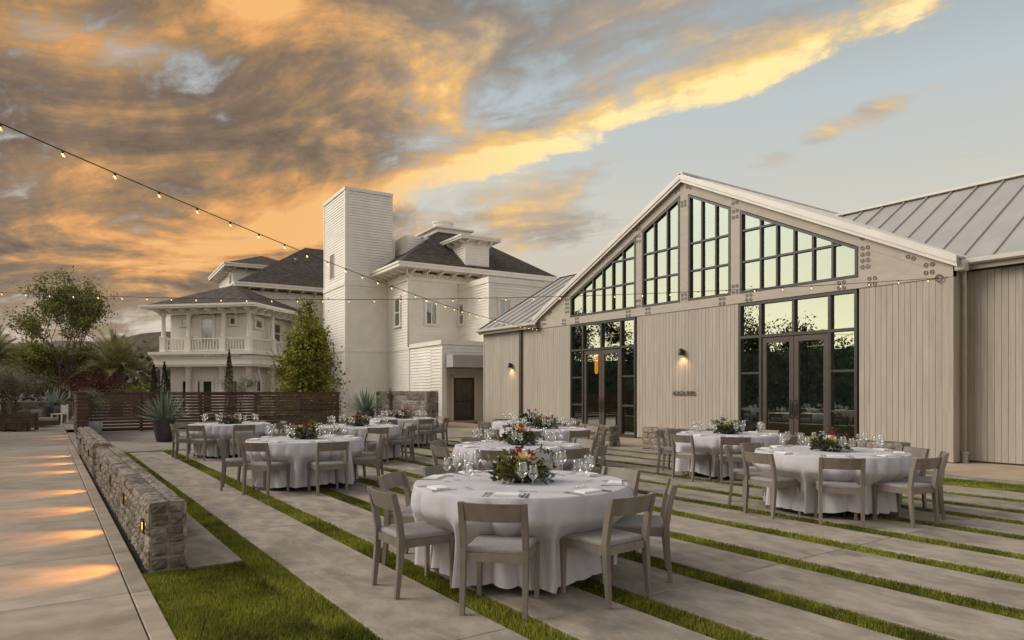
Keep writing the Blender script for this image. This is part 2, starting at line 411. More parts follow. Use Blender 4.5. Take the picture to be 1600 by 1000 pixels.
def slab_mesh(x0, x1, y0, y1, z0=-0.05, z1=0.0, e=0.006):
    m = MB()
    m.add([(x0, y0, z0), (x1, y0, z0), (x1, y1, z0), (x0, y1, z0), (x0, y0, z1 - e), (x1, y0, z1 - e), (x1, y1, z1 - e), (x0, y1, z1 - e),
           (x0 + e, y0 + e, z1), (x1 - e, y0 + e, z1), (x1 - e, y1 - e, z1), (x0 + e, y1 - e, z1)],
          [(0, 1, 5, 4), (1, 2, 6, 5), (2, 3, 7, 6), (3, 0, 4, 7), (4, 5, 9, 8), (5, 6, 10, 9), (6, 7, 11, 10), (7, 4, 8, 11), (8, 9, 10, 11)])
    return m
def paving(name, label, cat, m, cells):
    root = thing(name, label, cat, kind='structure')
    for c in cells: slab_mesh(*c).build('slab', m, root)
    return root
STRIPS = [(1.50, 1.75), (2.50, 2.77), (3.46, 3.74), (4.43, 4.71), (5.46, 5.75), (6.49, 6.78), (7.42, 7.72), (8.40, 8.69), (9.36, 9.65), (10.22, 10.52), (11.24, 11.54), (12.30, 12.60)]
JX = [-19.55, -16.38, -12.15, -7.95, -3.70, 0.5, 4.5]
cells = []
for k in range(len(STRIPS) - 1):
    y0, y1 = STRIPS[k][1], STRIPS[k + 1][0]
    for i in range(len(JX) - 1): cells.append((JX[i] + 0.005, JX[i + 1] - 0.005, y0, y1))
for i in range(4): cells.append(((JX[i]) + 0.005, (JX[i + 1] if i < 3 else -6.58) - 0.005, 1.04, 1.50))
cells[-1] = (-7.945, -6.58, 1.04, 1.50)
for (xa, xb) in ((-19.55, -16.38), (-16.38, -12.15), (-12.15, -7.95), (-7.95, -6.30)): cells.append((xa + .005, xb - .005, 12.60, 13.9))
for (xa, xb) in ((-6.30, -3.70), (-3.70, .5), (.5, 4.5)): cells.append((xa + .005, xb - .005, 13.4, 13.9))
paving('patio', 'terrace of long concrete slabs split by strips of turf', 'terrace', M_conc, cells)
cells = []
x = 3.38
while x > -22.5:
    cells.append((x - 1.56 + 0.004, x - 0.004, -2.75, 0.535)); cells.append((x - 1.56 + 0.004, x - 0.004, 0.545, 0.68)); x -= 1.56
xp = x
paving('path', 'pale concrete path beside the lit stone wall', 'path', M_path, cells)
cells = []
for i in range(9):
    for j in range(6):
        x1 = xp - 3.2 * i; y1 = 0.68 - 3.2 * j
        cells.append((x1 - 3.19, x1, y1 - 3.19, y1))
for i in range(4):
    for j in range(4):
        x1 = -19.86 - 3.2 * i; y0 = 0.70 + 3.3 * j
        cells.append((x1 - 3.19, x1, y0, y0 + 3.29))
for i in range(6): cells.append((-33.5 - 3.2 * i, -30.4 - 3.2 * i, 0.70, 7.3))
for i in range(4): cells.append((xp + 3.2 * i + 0.01, xp + 3.2 * i + 3.19, -6.0, -2.76))
paving('plaza', 'grey concrete plaza in front of the slatted fence', 'plaza', M_plaza, cells)
cells = []
for i in range(13):
    x1 = 4.5 - 2.9 * i; cells.append((x1 - 2.89, x1, 13.91, 16.9))
paving('walkway', 'tan paved walkway along the foot of the barn', 'walkway', M_tan, cells)

# turf: blades thick near the camera, thinner where they merge with distance
rs = np.random.RandomState(5)
def turf(name, label, rects):
    Vs = []
    for (x0, x1, y0, y1) in rects:
        nx = max(1, int((x1 - x0) / 0.5))
        for i in range(nx):
            a, b = x0 + (x1 - x0) * i / nx, x0 + (x1 - x0) * (i + 1) / nx
            dist = max(3.5, -0.8253 * (a + b) / 2 + 0.5646 * (y0 + y1) / 2)
            dens = min(9000, 9000 * (5.5 / dist) ** 1.1)
            n = int(dens * (b - a) * (y1 - y0) * (1.0 if dist < 30 else 0.3))
            p = np.stack([rs.uniform(a, b, n), rs.uniform(y0 - 0.004, y1 + 0.004, n), np.full(n, -0.032)], 1)
            h = rs.uniform(0.030, 0.046, n) * (1 + 0.12 * np.sin(p[:, 0] * 3.1 + p[:, 1] * 5))
            w = rs.uniform(0.0034, 0.006, n) * (dist / 5.5) ** 0.75
            an = rs.uniform(0, 6.283, n); ln = rs.normal(0, 0.28, (n, 2)) * h[:, None]
            ux, uy = np.cos(an) * w, np.sin(an) * w
            A = p + np.stack([ux, uy, 0 * ux], 1); B = p - np.stack([ux, uy, 0 * ux], 1)
            T = p + np.stack([ln[:, 0], ln[:, 1], h], 1)
            Vs.append(np.stack([A, B, T], 1).reshape(-1, 3))
    V = np.concatenate(Vs); F = np.arange(len(V)).reshape(-1, 3)
    o = obj(name, fastmesh(name, V, F, M_grass)); return tag(o, label, 'grass', kind='stuff')
beds = [(-19.85, 4.5, a, b) for a, b in STRIPS[:-1]] + [(-19.5, -6.3, 12.30, 12.60), (-20.1, -19.56, 1.5, 12.3), (-6.56, 4.5, .685, 1.5), (-6.3, 4.5, 12.3, 13.4)]
b_ = MB()
for (x0, x1, y0, y1) in beds: b_.add([(x0, y0, -.042), (x1, y0, -.042), (x1, y1, -.042), (x0, y1, -.042)], [(0, 1, 2, 3)])
setting(b_.build('turf_bed', mat('moss', (0.06, 0.065, 0.014), 0.95, 0.35, 30)), 'mossy bed under the turf strips', 'ground')
turf('grass', 'narrow strips of short turf between the concrete slabs',
     [(-19.8, 2.5, a, b) for a, b in STRIPS[:-1]] + [(-19.5, -6.3, 12.30, 12.60), (-20.1, -19.56, 1.5, 3.9), (-19.9, -19.56, 3.9, 12.3)])
turf('lawn', 'patch of lawn in front of the end of the low stone wall', [(-6.56, 1.0, 0.69, 1.49)])
turf('grass_border', 'wide band of turf beside the tan walkway below the barn', [(-6.3, 3.5, 12.3, 13.4)])

# ------------------------------------------------------------------ rubble stone walls
def stone(L, H, dep, seed):
    """one rough block: flat back, split face bulging along -y"""
    r = random.Random(seed); n = 4; m = MB(); V = []
    sk = [r.uniform(-.12, .12) for _ in range(4)]
    for i in range(n + 1):
        for k in range(n + 1):
            u, v = i / n * 2 - 1, k / n * 2 - 1
            edge = max(abs(u), abs(v))
            d = dep * (0.35 if edge > .99 else 1.0 + r.uniform(-.35, .6))
            cx_ = u * L / 2 * (1 - .10 * abs(v) ** 3 * r.uniform(.2, 1)) + r.uniform(-.004, .004)
            cz_ = v * H / 2 * (1 - .12 * abs(u) ** 3 * r.uniform(.2, 1)) + r.uniform(-.004, .004)
            V.append((cx_ + sk[0] * cz_ * .6, -d + sk[1] * u * dep + sk[2] * v * dep, cz_ + sk[3] * cx_ * .12))
    F = [(i * 5 + k, (i + 1) * 5 + k, (i + 1) * 5 + k + 1, i * 5 + k + 1) for i in range(n) for k in range(n)]
    m.add(V, F)
    rim = [i * 5 for i in range(5)] + [20 + k for k in range(1, 5)] + [i * 5 + 4 for i in (3, 2, 1, 0)] + [3, 2, 1]
    o = len(m.v); m.add([(V[q][0], .02, V[q][2]) for q in rim], [])
    for q in range(len(rim)): m.f.append((rim[q], o + q, o + (q + 1) % len(rim), rim[(q + 1) % len(rim)]))
    return m
STONES = {}
def stone_ob(parent, L, H, dep, loc, rot):
    key = (round(L / 0.06), round(H / 0.03), rnd.randrange(6))
    if key not in STONES:
        STONES[key] = stone(key[0] * 0.06, key[1] * 0.03, dep, hash(key) % 9999).mesh('stone', M_stone)
    obj('stone', STONES[key], parent, loc, rot=rot)
def courses(L, H, hmin, hmax, lmin, lmax):
    z = 0.0; out = []
    n = max(1, round(H / ((hmin + hmax) / 2))); hs = [rnd.uniform(hmin, hmax) for _ in range(n)]; k = H / sum(hs)
    for h in hs:
        h *= k; ls = []; x = 0.0
        while x < L: ls.append(rnd.uniform(lmin, lmax)); x += ls[-1]
        q = L / sum(ls); x = 0.0
        for l in ls: out.append((x + l * q / 2, z + h / 2, l * q, h)); x += l * q
        z += h
    return out
def stone_wall(name, label, x0, x1, y0, y1, h, faces='fte', lr=(0.11, 0.30), hr=(0.075, 0.13), dep=0.02, skip=()):
    t = thing(name, label, 'stone wall', (0, 0, 0))
    MB().box(x0 + .004, x1 - .004, y0 + .004, y1 - .004, -.02, h - .004).build('mortar_core', M_mortar, t)
    J = 0.014
    if 'f' in faces:
        for (u, z, l, hh) in courses(x1 - x0, h, *hr, *lr):
            if any(abs(x0 + u - s) < 0.06 + l / 2 and abs(z - 0.35) < 0.03 + hh / 2 for s in skip):
                continue
            stone_ob(t, l - J, hh - J, dep, (x0 + u, y0, z), (0, 0, 0))
    if 'b' in faces:
        for (u, z, l, hh) in courses(x1 - x0, h, .17, .2, .34, .55): stone_ob(t, l - J, hh - J, dep, (x0 + u, y1, z), (0, 0, math.pi))
    if 'e' in faces:
        for (u, z, l, hh) in courses(y1 - y0, h, hr[0], hr[1], 0.13, 0.2): stone_ob(t, l - J, hh - J, dep, (x1, y0 + u, z), (0, 0, R(90)))
    if 'w' in faces:
        for (u, z, l, hh) in courses(y1 - y0, h, hr[0], hr[1], 0.13, 0.2): stone_ob(t, l - J, hh - J, dep, (x0, y0 + u, z), (0, 0, R(-90)))
    if 't' in faces:
        for (u, v, l, hh) in courses(x1 - x0, y1 - y0, 0.13, 0.19, 0.14, 0.34): stone_ob(t, l - J, hh - J, dep * 0.8, (x0 + u, y0 + v, h), (R(-90), 0, 0))
    return t
LX = [-6.88, -8.73, -10.55, -12.5]
LX2 = [-15.6, -17.4, -19.4]
stone_wall('low_stone_wall', 'low rubble stone wall with lit slots, nearest the camera beside the path', -13.7, -6.56, .74, 1.02, .585, 'fteb', skip=LX)
stone_wall('low_stone_wall', 'farther low rubble stone wall between the path and the slatted fence', -21.3, -14.48, .72, 1.0, .585, 'fteb', skip=LX2)
stone_wall('stone_bench_wall', 'low stone wall in front of the barn below its right-hand glass doors', -13.18, -6.45, 13.27, 13.62, .56, 'ftw', lr=(.2, .45), hr=(.09, .16))
stone_wall('stone_bench_wall', 'low stone wall ending before the barn door on the left', -20.2, -14.14, 12.97, 13.35, .56, 'fte', lr=(.2, .45), hr=(.09, .16))
stone_wall('tall_stone_wall', 'tall rubble stone wall standing in front of the white house', -30.9, -25.6, 13.2, 13.75, 1.53, 'fte', lr=(.22, .5), hr=(.16, .28))

lspec = []
def wall_light(x, y, label, energy=32.0):
    t = thing('wall_light', label, 'wall light', (x, y, .35), 0, 'slot lights in the low stone walls')
    f = MB(); w, h = .075, .042
    f.box(-w - .015, w + .015, -.02, .0, h, h + .014).box(-w - .015, w + .015, -.02, .0, -h - .014, -h)
    f.box(-w - .015, -w, -.02, .0, -h, h).box(w, w + .015, -.02, .0, -h, h)
    f.build('bezel', M_dark, t)
    MB().box(-w, w, -.008, -.002, -h, h).build('lens', M_slot, t)
    L = bpy.data.lights.new('slot_lamp', 'SPOT'); L.energy = energy; L.color = (1.0, .36, .045); L.spot_size = R(80); L.spot_blend = 1.0; L.shadow_soft_size = .03
    lo = bpy.data.objects.new('slot_lamp', L); C.objects.link(lo); lo.parent = t; lo.location = (0, -.03, 0)
    lo.rotation_euler = Vector((0, .84, .50)).to_track_quat('Z', 'Y').to_euler()
names = ['nearest slot light, by the near end of the low stone wall', 'second slot light from the near end of the low stone wall',
         'third slot light from the near end of the low stone wall', 'fourth slot light, by the far end of the nearer stone wall']
for x, n in zip(LX, names): wall_light(x, .728, n)
for x, n in zip(LX2, ['slot light at the near end of the farther stone wall', 'middle slot light of the farther stone wall', 'slot light at the far end of the farther stone wall, by the fence']):
    wall_light(x, .708, n)

# ------------------------------------------------------------------ barn
FY = 16.05
barn = thing('barn', 'greige board-clad barn with a glazed gable and pale metal roofs', 'barn')
BX0, BX1, APX = -21.70, -6.72, -14.21
SL = .488
APZ = 7.93
EAVE = APZ - SL * (APX - BX0)
def cladding(x0, x1, z0, z1, y, pitch=.1275):
    n = max(1, round((x1 - x0) / pitch)); w = (x1 - x0) / n
    me = None
    for i in range(n):
        if me is None:
            e = .004; m = MB()
            m.add([(.002, .03, z0), (w - .002, .03, z0), (w - .002, e, z0), (w - .002 - e, 0, z0), (.002 + e, 0, z0), (.002, e, z0),
                   (.002, .03, z1), (w - .002, .03, z1), (w - .002, e, z1), (w - .002 - e, 0, z1), (.002 + e, 0, z1), (.002, e, z1)],
                  [(i_, (i_ + 1) % 6, 6 + (i_ + 1) % 6, 6 + i_)[::-1] for i_ in range(6)] + [(0, 1, 2, 3, 4, 5), (11, 10, 9, 8, 7, 6)])
            me = m.mesh('board', M_board)
        obj('board', me, barn, (x0 + w * i, y + rnd.uniform(-.0015, .0015), 0))
D1 = (-19.61, -16.23); D2 = (-12.19, -8.81)
for xa, xb in ((BX0 + .05, D1[0] - .01), (D1[1] + .01, D2[0] - .01), (D2[1] + .01, BX1 - .05)): MB().box(xa, xb, FY + .045, FY + .2, .0, 4.0).build('backing', M_shadowgap, barn)
cladding(BX0 + .02, D1[0] - .03, .04, 4.0, FY)
cladding(D1[1] + .03, D2[0] - .03, .04, 4.0, FY)
cladding(D2[1] + .03, BX1 - .1, .04, 4.0, FY)
MB().box(BX1 - .1, BX1, FY - .012, FY + .9, .02, 4.2).build('corner_board', M_board, barn)
cladding(-25.6, BX0 - .0, .04, 4.05, FY + .004)
MB().box(-25.6, BX0, FY + .04, FY + .1, 0, 4.2).build('backing', M_shadowgap, barn)
MB().box(-25.7, -25.6, FY - .01, FY + 9, 0, 4.3).build('end_wall', M_board, barn)
MB().prism([(FY, 4.2), (20.5, 6.95), (25, 4.2)], 'x', -25.68, -25.6).build('end_gable', M_board, barn)
cladding(BX1 + .02, 6.0, .04, 4.15, 16.66, .128)
MB().box(BX1, 6.0, 16.70, 16.8, 0, 4.3).build('backing', M_shadowgap, barn)
# timber frame of the gable
top = lambda x: APZ - abs(x - APX) * SL
def beam(poly, y=FY - .02, name='beam'): MB().prism(poly, 'y', y, FY + .14).build(name, M_beam, barn, bevel=.006)
wt = lambda x: 4.98 + (x + 19.61) * .4787 if x < APX else 4.99 + (-8.8 - x) * .4787   # line of the window heads
for s in (-1, 1):
    xo = APX + s * (APX - BX0)
    hx = [APX, APX + s * 5.42, xo]
    beam([(APX, wt(APX) + .02), (xo, wt(APX) + .02 - abs(xo - APX) * .4787), (xo, EAVE + .02), (APX, APZ)])
beam([(BX0, 4.003), (BX1, 4.003), (BX1, 4.265), (BX0, 4.265)], FY - .024, 'tie_beam')
WIN = [(-19.61, -16.23), (-15.94, -14.34), (-14.01, -12.47), (-12.15, -8.80)]
for a, b in ((-16.23, -15.94), (-14.34, -14.01), (-12.47, -12.15)):
    beam([(a, 4.268), (b, 4.268), (b, wt(b) + .03), (APX, wt(APX) + .03), (a, wt(a) + .03)] if a < APX < b else [(a, 4.268), (b, 4.268), (b, wt(b) + .015), (a, wt(a) + .015)], FY - .018, 'post')
for a, b in ((BX0, -19.61), (-8.80, BX1)):
    beam([(a, 4.268), (b, 4.268), (b, max(4.27, wt(b) + .015)), (a, max(4.27, wt(a) + .015))], FY - .012, 'gusset_panel')
# ring-headed bolts
bm = MB(); bm.tube([(.042 * math.cos(k * math.pi / 4), 0, .042 * math.sin(k * math.pi / 4)) for k in range(9)], .0065, 4, False)
bm.add([(.016 * math.cos(k * math.pi / 3), -.012, .016 * math.sin(k * math.pi / 3)) for k in range(6)], [(5, 4, 3, 2, 1, 0)])
bolt = bm.mesh('bolt', M_bolt)
def bolts(cx, cz, nx=2, nz=2, dx=.13, dz=.17, tilt=0.0):
    for i in range(nx):
        for k in range(nz):
            u, w = (i - (nx - 1) / 2) * dx, (k - (nz - 1) / 2) * dz
            obj('bolt', bolt, barn, (cx + u * math.cos(tilt) - w * math.sin(tilt), FY - .032, cz + u * math.sin(tilt) + w * math.cos(tilt)))
for s in (-1, 1):
    m = lambda x: APX + s * (x - APX) if s < 0 else x
    bolts(m(-8.62), wt(-8.62) + .36); bolts(m(-8.62), 4.72, 2, 4, .13, .15)
    bolts(m(-7.55), 4.62, tilt=-s * .45); bolts(m(-7.2), 4.24); bolts(m(-8.45), 4.13, dz=.13); bolts(m(-9.2), 4.13, dz=.13)
    bolts(m(-11.85), 4.13, dz=.13); bolts(m(-12.75), 4.13, dz=.13)
    bolts(m(-12.31), 4.42); bolts(m(-12.31), wt(-12.31) - .14); bolts(m(-12.31), wt(-12.31) + .26)
    bolts(m(-13.95), wt(-13.9) + .34, tilt=-s * .45)
bolts(APX + .02, 7.25, dz=.11); bolts(-14.17, 4.42, dz=.12)

def clip_top(poly, f):
    """clip polygon (x,z) to below z=f(x) (f piecewise linear, evaluated per vertex)"""
    out = []
    for i in range(len(poly)):
        p, q = poly[i], poly[(i + 1) % len(poly)]
        dp, dq = f(p[0]) - p[1], f(q[0]) - q[1]
        if dp >= 0: out.append(p)
        if dp * dq < 0:
            t = dp / (dp - dq); out.append((p[0] + (q[0] - p[0]) * t, p[1] + (q[1] - p[1]) * t))
    return out
def window(parent, name, x0, x1, z0, f, xm, zm, y, fw=.07, mw=.055, top_max=9.0):
    """frame, muntins and single panes; the head follows f(x)"""
    w = MB().bar((x0 + fw / 2, y, z0), (x0 + fw / 2, y, f(x0 + fw / 2)), fw, .12).bar((x1 - fw / 2, y, z0), (x1 - fw / 2, y, f(x1 - fw / 2)), fw, .12)
    w.bar((x0, y - .001, z0 + fw / 2), (x1, y - .001, z0 + fw / 2), fw, .121).bar((x0 + .001, y - .002, f(x0) - fw / 2), (x1 - .001, y - .002, f(x1) - fw / 2), fw, .122)
    fo = w.build(name, M_frame, parent)
    for x in xm: MB().bar((x, y, z0 + fw), (x, y, f(x) - fw * .6), mw, .09).build('muntin', M_frame, fo)
    for z in zm:
        a, b = x0 + fw, x1 - fw
        if f(a) - fw < z: a = a + (z + fw - f(a)) / ((f(b) - f(a)) / (b - a))
        if f(b) - fw < z: b = a + (f(a) - z - fw) / ((f(a) - f(b)) / (b - a))
        if b - a > .1: MB().bar((a, y + .002, z), (b, y + .002, z), mw, .09).build('muntin', M_frame, fo)
    X = [x0 + fw / 2] + list(xm) + [x1 - fw / 2]; Z = [z0 + fw / 2] + list(zm) + [top_max]
    for i in range(len(X) - 1):
        for k in range(len(Z) - 1):
            p = clip_top([(X[i], Z[k]), (X[i + 1], Z[k]), (X[i + 1], Z[k + 1]), (X[i], Z[k + 1])], lambda q: f(q) - fw / 2)
            if len(p) >= 3:
                tx, tz = rnd.uniform(-.0012, .0012), rnd.uniform(-.0012, .0012)
                cx_, cz_ = sum(q[0] for q in p) / len(p), sum(q[1] for q in p) / len(p)
                MB().add([(q[0], y + .02 + (q[0] - cx_) * tx + (q[1] - cz_) * tz, q[1]) for q in p], [tuple(range(len(p)))]).build('pane', M_pane, fo)
    return fo
GY = FY + .03
window(barn, 'gable_window', *WIN[0], 4.27, wt, [-18.89, -18.37, -17.85, -17.35, -16.84], [5.13, 5.96], GY)
window(barn, 'gable_window', *WIN[1], 4.27, wt, [-15.40, -14.86], [5.15, 5.98], GY)
window(barn, 'gable_window', *WIN[2], 4.27, wt, [-13.50, -12.99], [5.16, 5.99], GY)
window(barn, 'gable_window', *WIN[3], 4.27, wt, [-11.49, -10.99, -10.48, -9.96, -9.44], [5.14, 6.01], GY)
def door_unit(x0, x1):
    """glazed screen: transom lights, side lights and a pair of doors"""
    fw, y = .07, FY + .03
    a, b, c = x0 + .70, (x0 + x1) / 2, x1 - .70
    t = MB()
    for x in (x0 + fw / 2, x1 - fw / 2): t.bar((x, y, 0), (x, y, 3.985), fw, .13)
    t.bar((x0, y - .002, 3.95), (x1, y - .002, 3.95), fw, .134)
    for x in (a, c): t.bar((x, y, 0.0), (x, y, 3.91), .08, .12)
    t.bar((b, y, 3.0), (b, y, 3.91), .07, .12)
    t.bar((x0 + fw, y - .003, 3.04), (x1 - fw, y - .003, 3.04), .075, .124)
    fo = t.build('glazed_screen', M_frame, barn)
    for (p, q) in ((x0 + fw, a - .04), (c + .04, x1 - fw)):
        for z in (1.055, 2.045): MB().bar((p, y, z), (q, y, z), .055, .09).build('muntin', M_frame, fo)
        MB().bar((p, y + .001, .06), (q, y + .001, .06), .12, .1).build('muntin', M_frame, fo)
        for z0, z1 in ((.12, 1.03), (1.08, 2.02), (2.07, 3.0)):
            MB().add([(p, y + .02 + rnd.uniform(-.002, .002), z0), (q, y + .02 + rnd.uniform(-.002, .002), z0), (q, y + .02, z1), (p, y + .02, z1)], [(0, 1, 2, 3)]).build('pane', M_pane, fo)
    for (p, q) in ((x0 + fw, a - .04), (a + .04, b - .035), (b + .035, c - .04), (c + .04, x1 - fw)):
        MB().add([(p, y + .02 + rnd.uniform(-.001, .001), 3.07), (q, y + .02 + rnd.uniform(-.001, .001), 3.07), (q, y + .02, 3.92), (p, y + .02, 3.92)], [(0, 1, 2, 3)]).build('pane', M_pane, fo)
    for s, p, q in ((1, a + .045, b - .006), (-1, b + .006, c - .045)):
        d = MB(); st = .13
        d.box(p, p + st, y - .03, y + .03, .02, 2.995).box(q - st, q, y - .03, y + .03, .02, 2.995)
        d.box(p + st, q - st, y - .03, y + .03, 2.84, 2.995).box(p + st, q - st, y - .03, y + .03, .02, .30)
        do = d.build('door', M_leafdoor, barn, bevel=.004)
        MB().add([(p + st - .01, y + .01, .29), (q - st + .01, y + .01, .29), (q - st + .01, y + .01, 2.85), (p + st - .01, y + .01, 2.85)], [(0, 1, 2, 3)]).build('pane', M_pane, do)
        hx = (q - st / 2) if s > 0 else (p + st / 2)
        MB().tube([(hx, y - .03, .85), (hx, y - .09, .86), (hx, y - .09, 1.30), (hx, y - .03, 1.31)], .014, 6).build('handle', M_dark, do, True)
        MB().box(hx - .03, hx + .03, y - .036, y - .03, .92, 1.22).build('lock_plate', M_dark, do)
        MB().lathe([(.02, -.012), (.03, 0), (.02, .012)], 8, (p + (.32 if s > 0 else .55), y - .045, .335)).build('door_stop', M_steel, do)
    MB().box(x0 - .02, x1 + .02, FY - .06, FY + .15, 0.002, .022).build('threshold', M_leafdoor, barn)
door_unit(*D1); door_unit(*D2)
# dark room behind the glass
MB().add([(-21.4, FY + .22, .01), (-7, FY + .22, .01), (-7, 23, .01), (-21.4, 23, .01)], [(0, 1, 2, 3)]).build('interior_floor', M_room, barn)
MB().add([(-21.4, 23, 0), (-7, 23, 0), (-7, 23, 4.1), (APX, 23, 7.8), (-21.4, 23, 4.1)], [(0, 1, 2, 3, 4)]).build('interior_wall', M_room, barn)
for xx in (-21.4, -7.0): MB().add([(xx, FY + .22, 0), (xx, 23, 0), (xx, 23, 4.1), (xx, FY + .22, 4.1)], [(0, 1, 2, 3)]).build('interior_wall', M_room, barn)
for s in (-1, 1):
    xo = APX + s * 7.2
    MB().add([(APX, FY + .22, 7.7), (APX, 23, 7.7), (xo, 23, 4.1), (xo, FY + .22, 4.1)], [(0, 1, 2, 3)]).build('interior_ceiling', M_room, barn)
for i, (lx, ly, lz, lab) in enumerate(((-19.55, 17.25, 2.62, 'amber pendant lamp glowing inside the barn behind the left-hand doors'),)):
    lm = thing('pendant_lamp', lab, 'lamp', (lx, ly, lz))
    MB().lathe([(.0, -.42), (.05, -.41), (.07, -.3), (.075, .3), (.05, .41), (0, .42)], 12).build('lamp_shade', M_amber, lm, True)
    MB().tube([(0, 0, .45), (0, 0, 3.0)], .01, 5).build('cord', M_dark, lm)
# roofs
def roof_quad(name, pts, th, m, parent=barn):
    """slab whose upper face is pts (counter-clockwise seen from above)"""
    a = [Vector(p) for p in pts]; n = (a[1] - a[0]).cross(a[2] - a[0]).normalized() * th
    return MB().hexa([p - n for p in a], a).build(name, m, parent)
RY0, RY1 = FY - .14, 27.0
RT = 8.12
for s in (-1, 1):
    n = 19; W = RY1 - RY0; ex = APX + s * (7.49 + .12)
    ez = RT - abs(ex - APX) * SL
    for i in range(n):
        y0, y1 = RY0 + W * i / n, RY0 + W * (i + 1) / n - .004
        p = [(APX, y0, RT), (APX, y1, RT), (ex, y1, ez), (ex, y0, ez)]
        if s > 0: p = [p[0], p[3], p[2], p[1]]
        o = roof_quad('roof_panel', p, .04, M_metal)
        if i: MB().bar((APX + s * .05, y0, RT - .025 + .04), (ex - s * .02, y0, ez + .04), .03, .03, (0, 1, 0)).build('seam', M_metal, o)
    # rake board and soffit
    for (yy, d0, d1, mm, nm) in ((RY0 - .01, .03, -.135, M_fascia, 'rake_board'), (RY0 + .02, -.13, -.22, M_fascia, 'rake_trim')):
        MB().prism([(APX, RT + d0), (ex, ez + d0), (ex, ez + d1), (APX, RT + d1)], 'y', yy - .02, yy + .02).build(nm, mm, barn)
    MB().hexa([(APX, RY0 + .02, RT - .20), (ex, RY0 + .02, ez - .20), (ex, FY - .03, ez - .20), (APX, FY - .03, RT - .20)],
              [(APX, RY0 + .02, RT - .045), (ex, RY0 + .02, ez - .045), (ex, FY - .03, ez - .045), (APX, FY - .03, RT - .045)]).build('soffit', M_beam, barn)
MB().bar((APX, RY0 - .03, RT + .02), (APX, RY1, RT + .02), .22, .06, (0, 0, 1)).build('ridge_cap', M_fascia, barn)
def wing_roof(x0, x1, y0, z0, y1, z1, pw=.61, xe=None):
    n = round((x1 - x0) / pw); w = (x1 - x0) / n
    for i in range(n):
        a, b = x0 + i * w, x0 + (i + 1) * w - .004
        # the lower ends stop where the gable roof cuts across
        k = (z1 - z0) / (y1 - y0)
        ya, yb = (max(y0, y0 + (RT - .06 - (q - APX) * SL - z0) / k) if xe is not None and q < xe else y0 for q in (a, b))
        if ya > y1 - .05: continue
        o = roof_quad('roof_panel', [(a, ya, z0 + (ya - y0) * k), (b, yb, z0 + (yb - y0) * k), (b, y1, z1), (a, y1, z1)], .04, M_metal)
        MB().bar((a, ya + .02, z0 + (ya - y0) * k + .03), (a, y1, z1 + .03), .03, .05, (0, -.5, .87)).build('seam', M_metal, o)
    xr = x0 if xe is None else -6.6
    MB().hexa([(xr, y1, z1 - .04), (x1, y1, z1 - .04), (x1, 2 * y1 - y0, z0), (xr, 2 * y1 - y0, z0)],
              [(xr, y1, z1), (x1, y1, z1), (x1, 2 * y1 - y0, z0 + .04), (xr, 2 * y1 - y0, z0 + .04)]).build('roof_panel', M_metal, barn)
    MB().bar((x0 - .02, y1, z1 + .04), (x1 + .02, y1, z1 + .04), .26, .06, (0, 0, 1)).build('ridge_cap', M_fascia, barn)
    if xe is not None: x0 = xe
    # half round gutter along the eave
    g_ = MB(); pr = [(y0 - .13, z0 + .02), (y0 - .12, z0 - .07), (y0 - .05, z0 - .10), (y0 + .01, z0 - .08), (y0 + .02, z0 + .0), (y0 + .005, z0 + .0), (y0 - .01, z0 - .07), (y0 - .05, z0 - .085), (y0 - .105, z0 - .06), (y0 - .115, z0 + .02)]
    g_.prism(pr, 'x', x0 - .02, x1); g_.build('gutter', M_fascia, barn)
    MB().box(x0, x1, y0 + .03, y0 + .07, z0 - .2, z0 - .045).build('fascia', M_beam, barn)
wing_roof(-25.75, BX0 + .2, FY - .25, 4.22, 20.5, 7.0)
wing_roof(-12.3, 6.2, 16.36, 4.36, 20.5, 7.0, xe=-6.68)
MB().bar((-25.76, FY - .27, 4.22 - .05), (-25.76, 20.5, 6.95), .16, .05, (1, 0, 0)).build('rake_board', M_fascia, barn)
# downpipes, conduit rings, sconces, sign
MB().tube([(BX1 + .10, FY + .28, 4.28), (BX1 + .10, FY + .28, 3.95), (BX1 + .09, FY + .32, 3.8), (BX1 + .09, FY + .32, .22)], .045, 8).build('downpipe', M_beam, barn, True)
MB().lathe([(.065, 0), (.065, .06), (.055, .06), (.055, .2), (.075, .2), (.075, .25)], 10, (BX1 + .09, FY + .32, 0)).build('pipe_boot', M_potpale, barn)
MB().box(BX1 + .0, BX1 + .2, FY + .0, FY + .26, 4.12, 4.34).build('rainwater_head', M_fascia, barn, bevel=.02)
MB().box(-22.85, -22.70, FY - .08, FY, .02, 4.1).build('downpipe', M_leafdoor, barn)
MB().tube([(-6.99 + .07 * math.cos(k * math.pi / 8), FY - .05, 4.0 + .07 * math.sin(k * math.pi / 8)) for k in range(17)], .012, 5).build('cable_ring', M_bolt, barn)
MB().tube([(-21.55 + .07 * math.cos(k * math.pi / 8), FY - .05, 3.95 + .07 * math.sin(k * math.pi / 8)) for k in range(17)], .012, 5).build('cable_ring', M_bolt, barn)
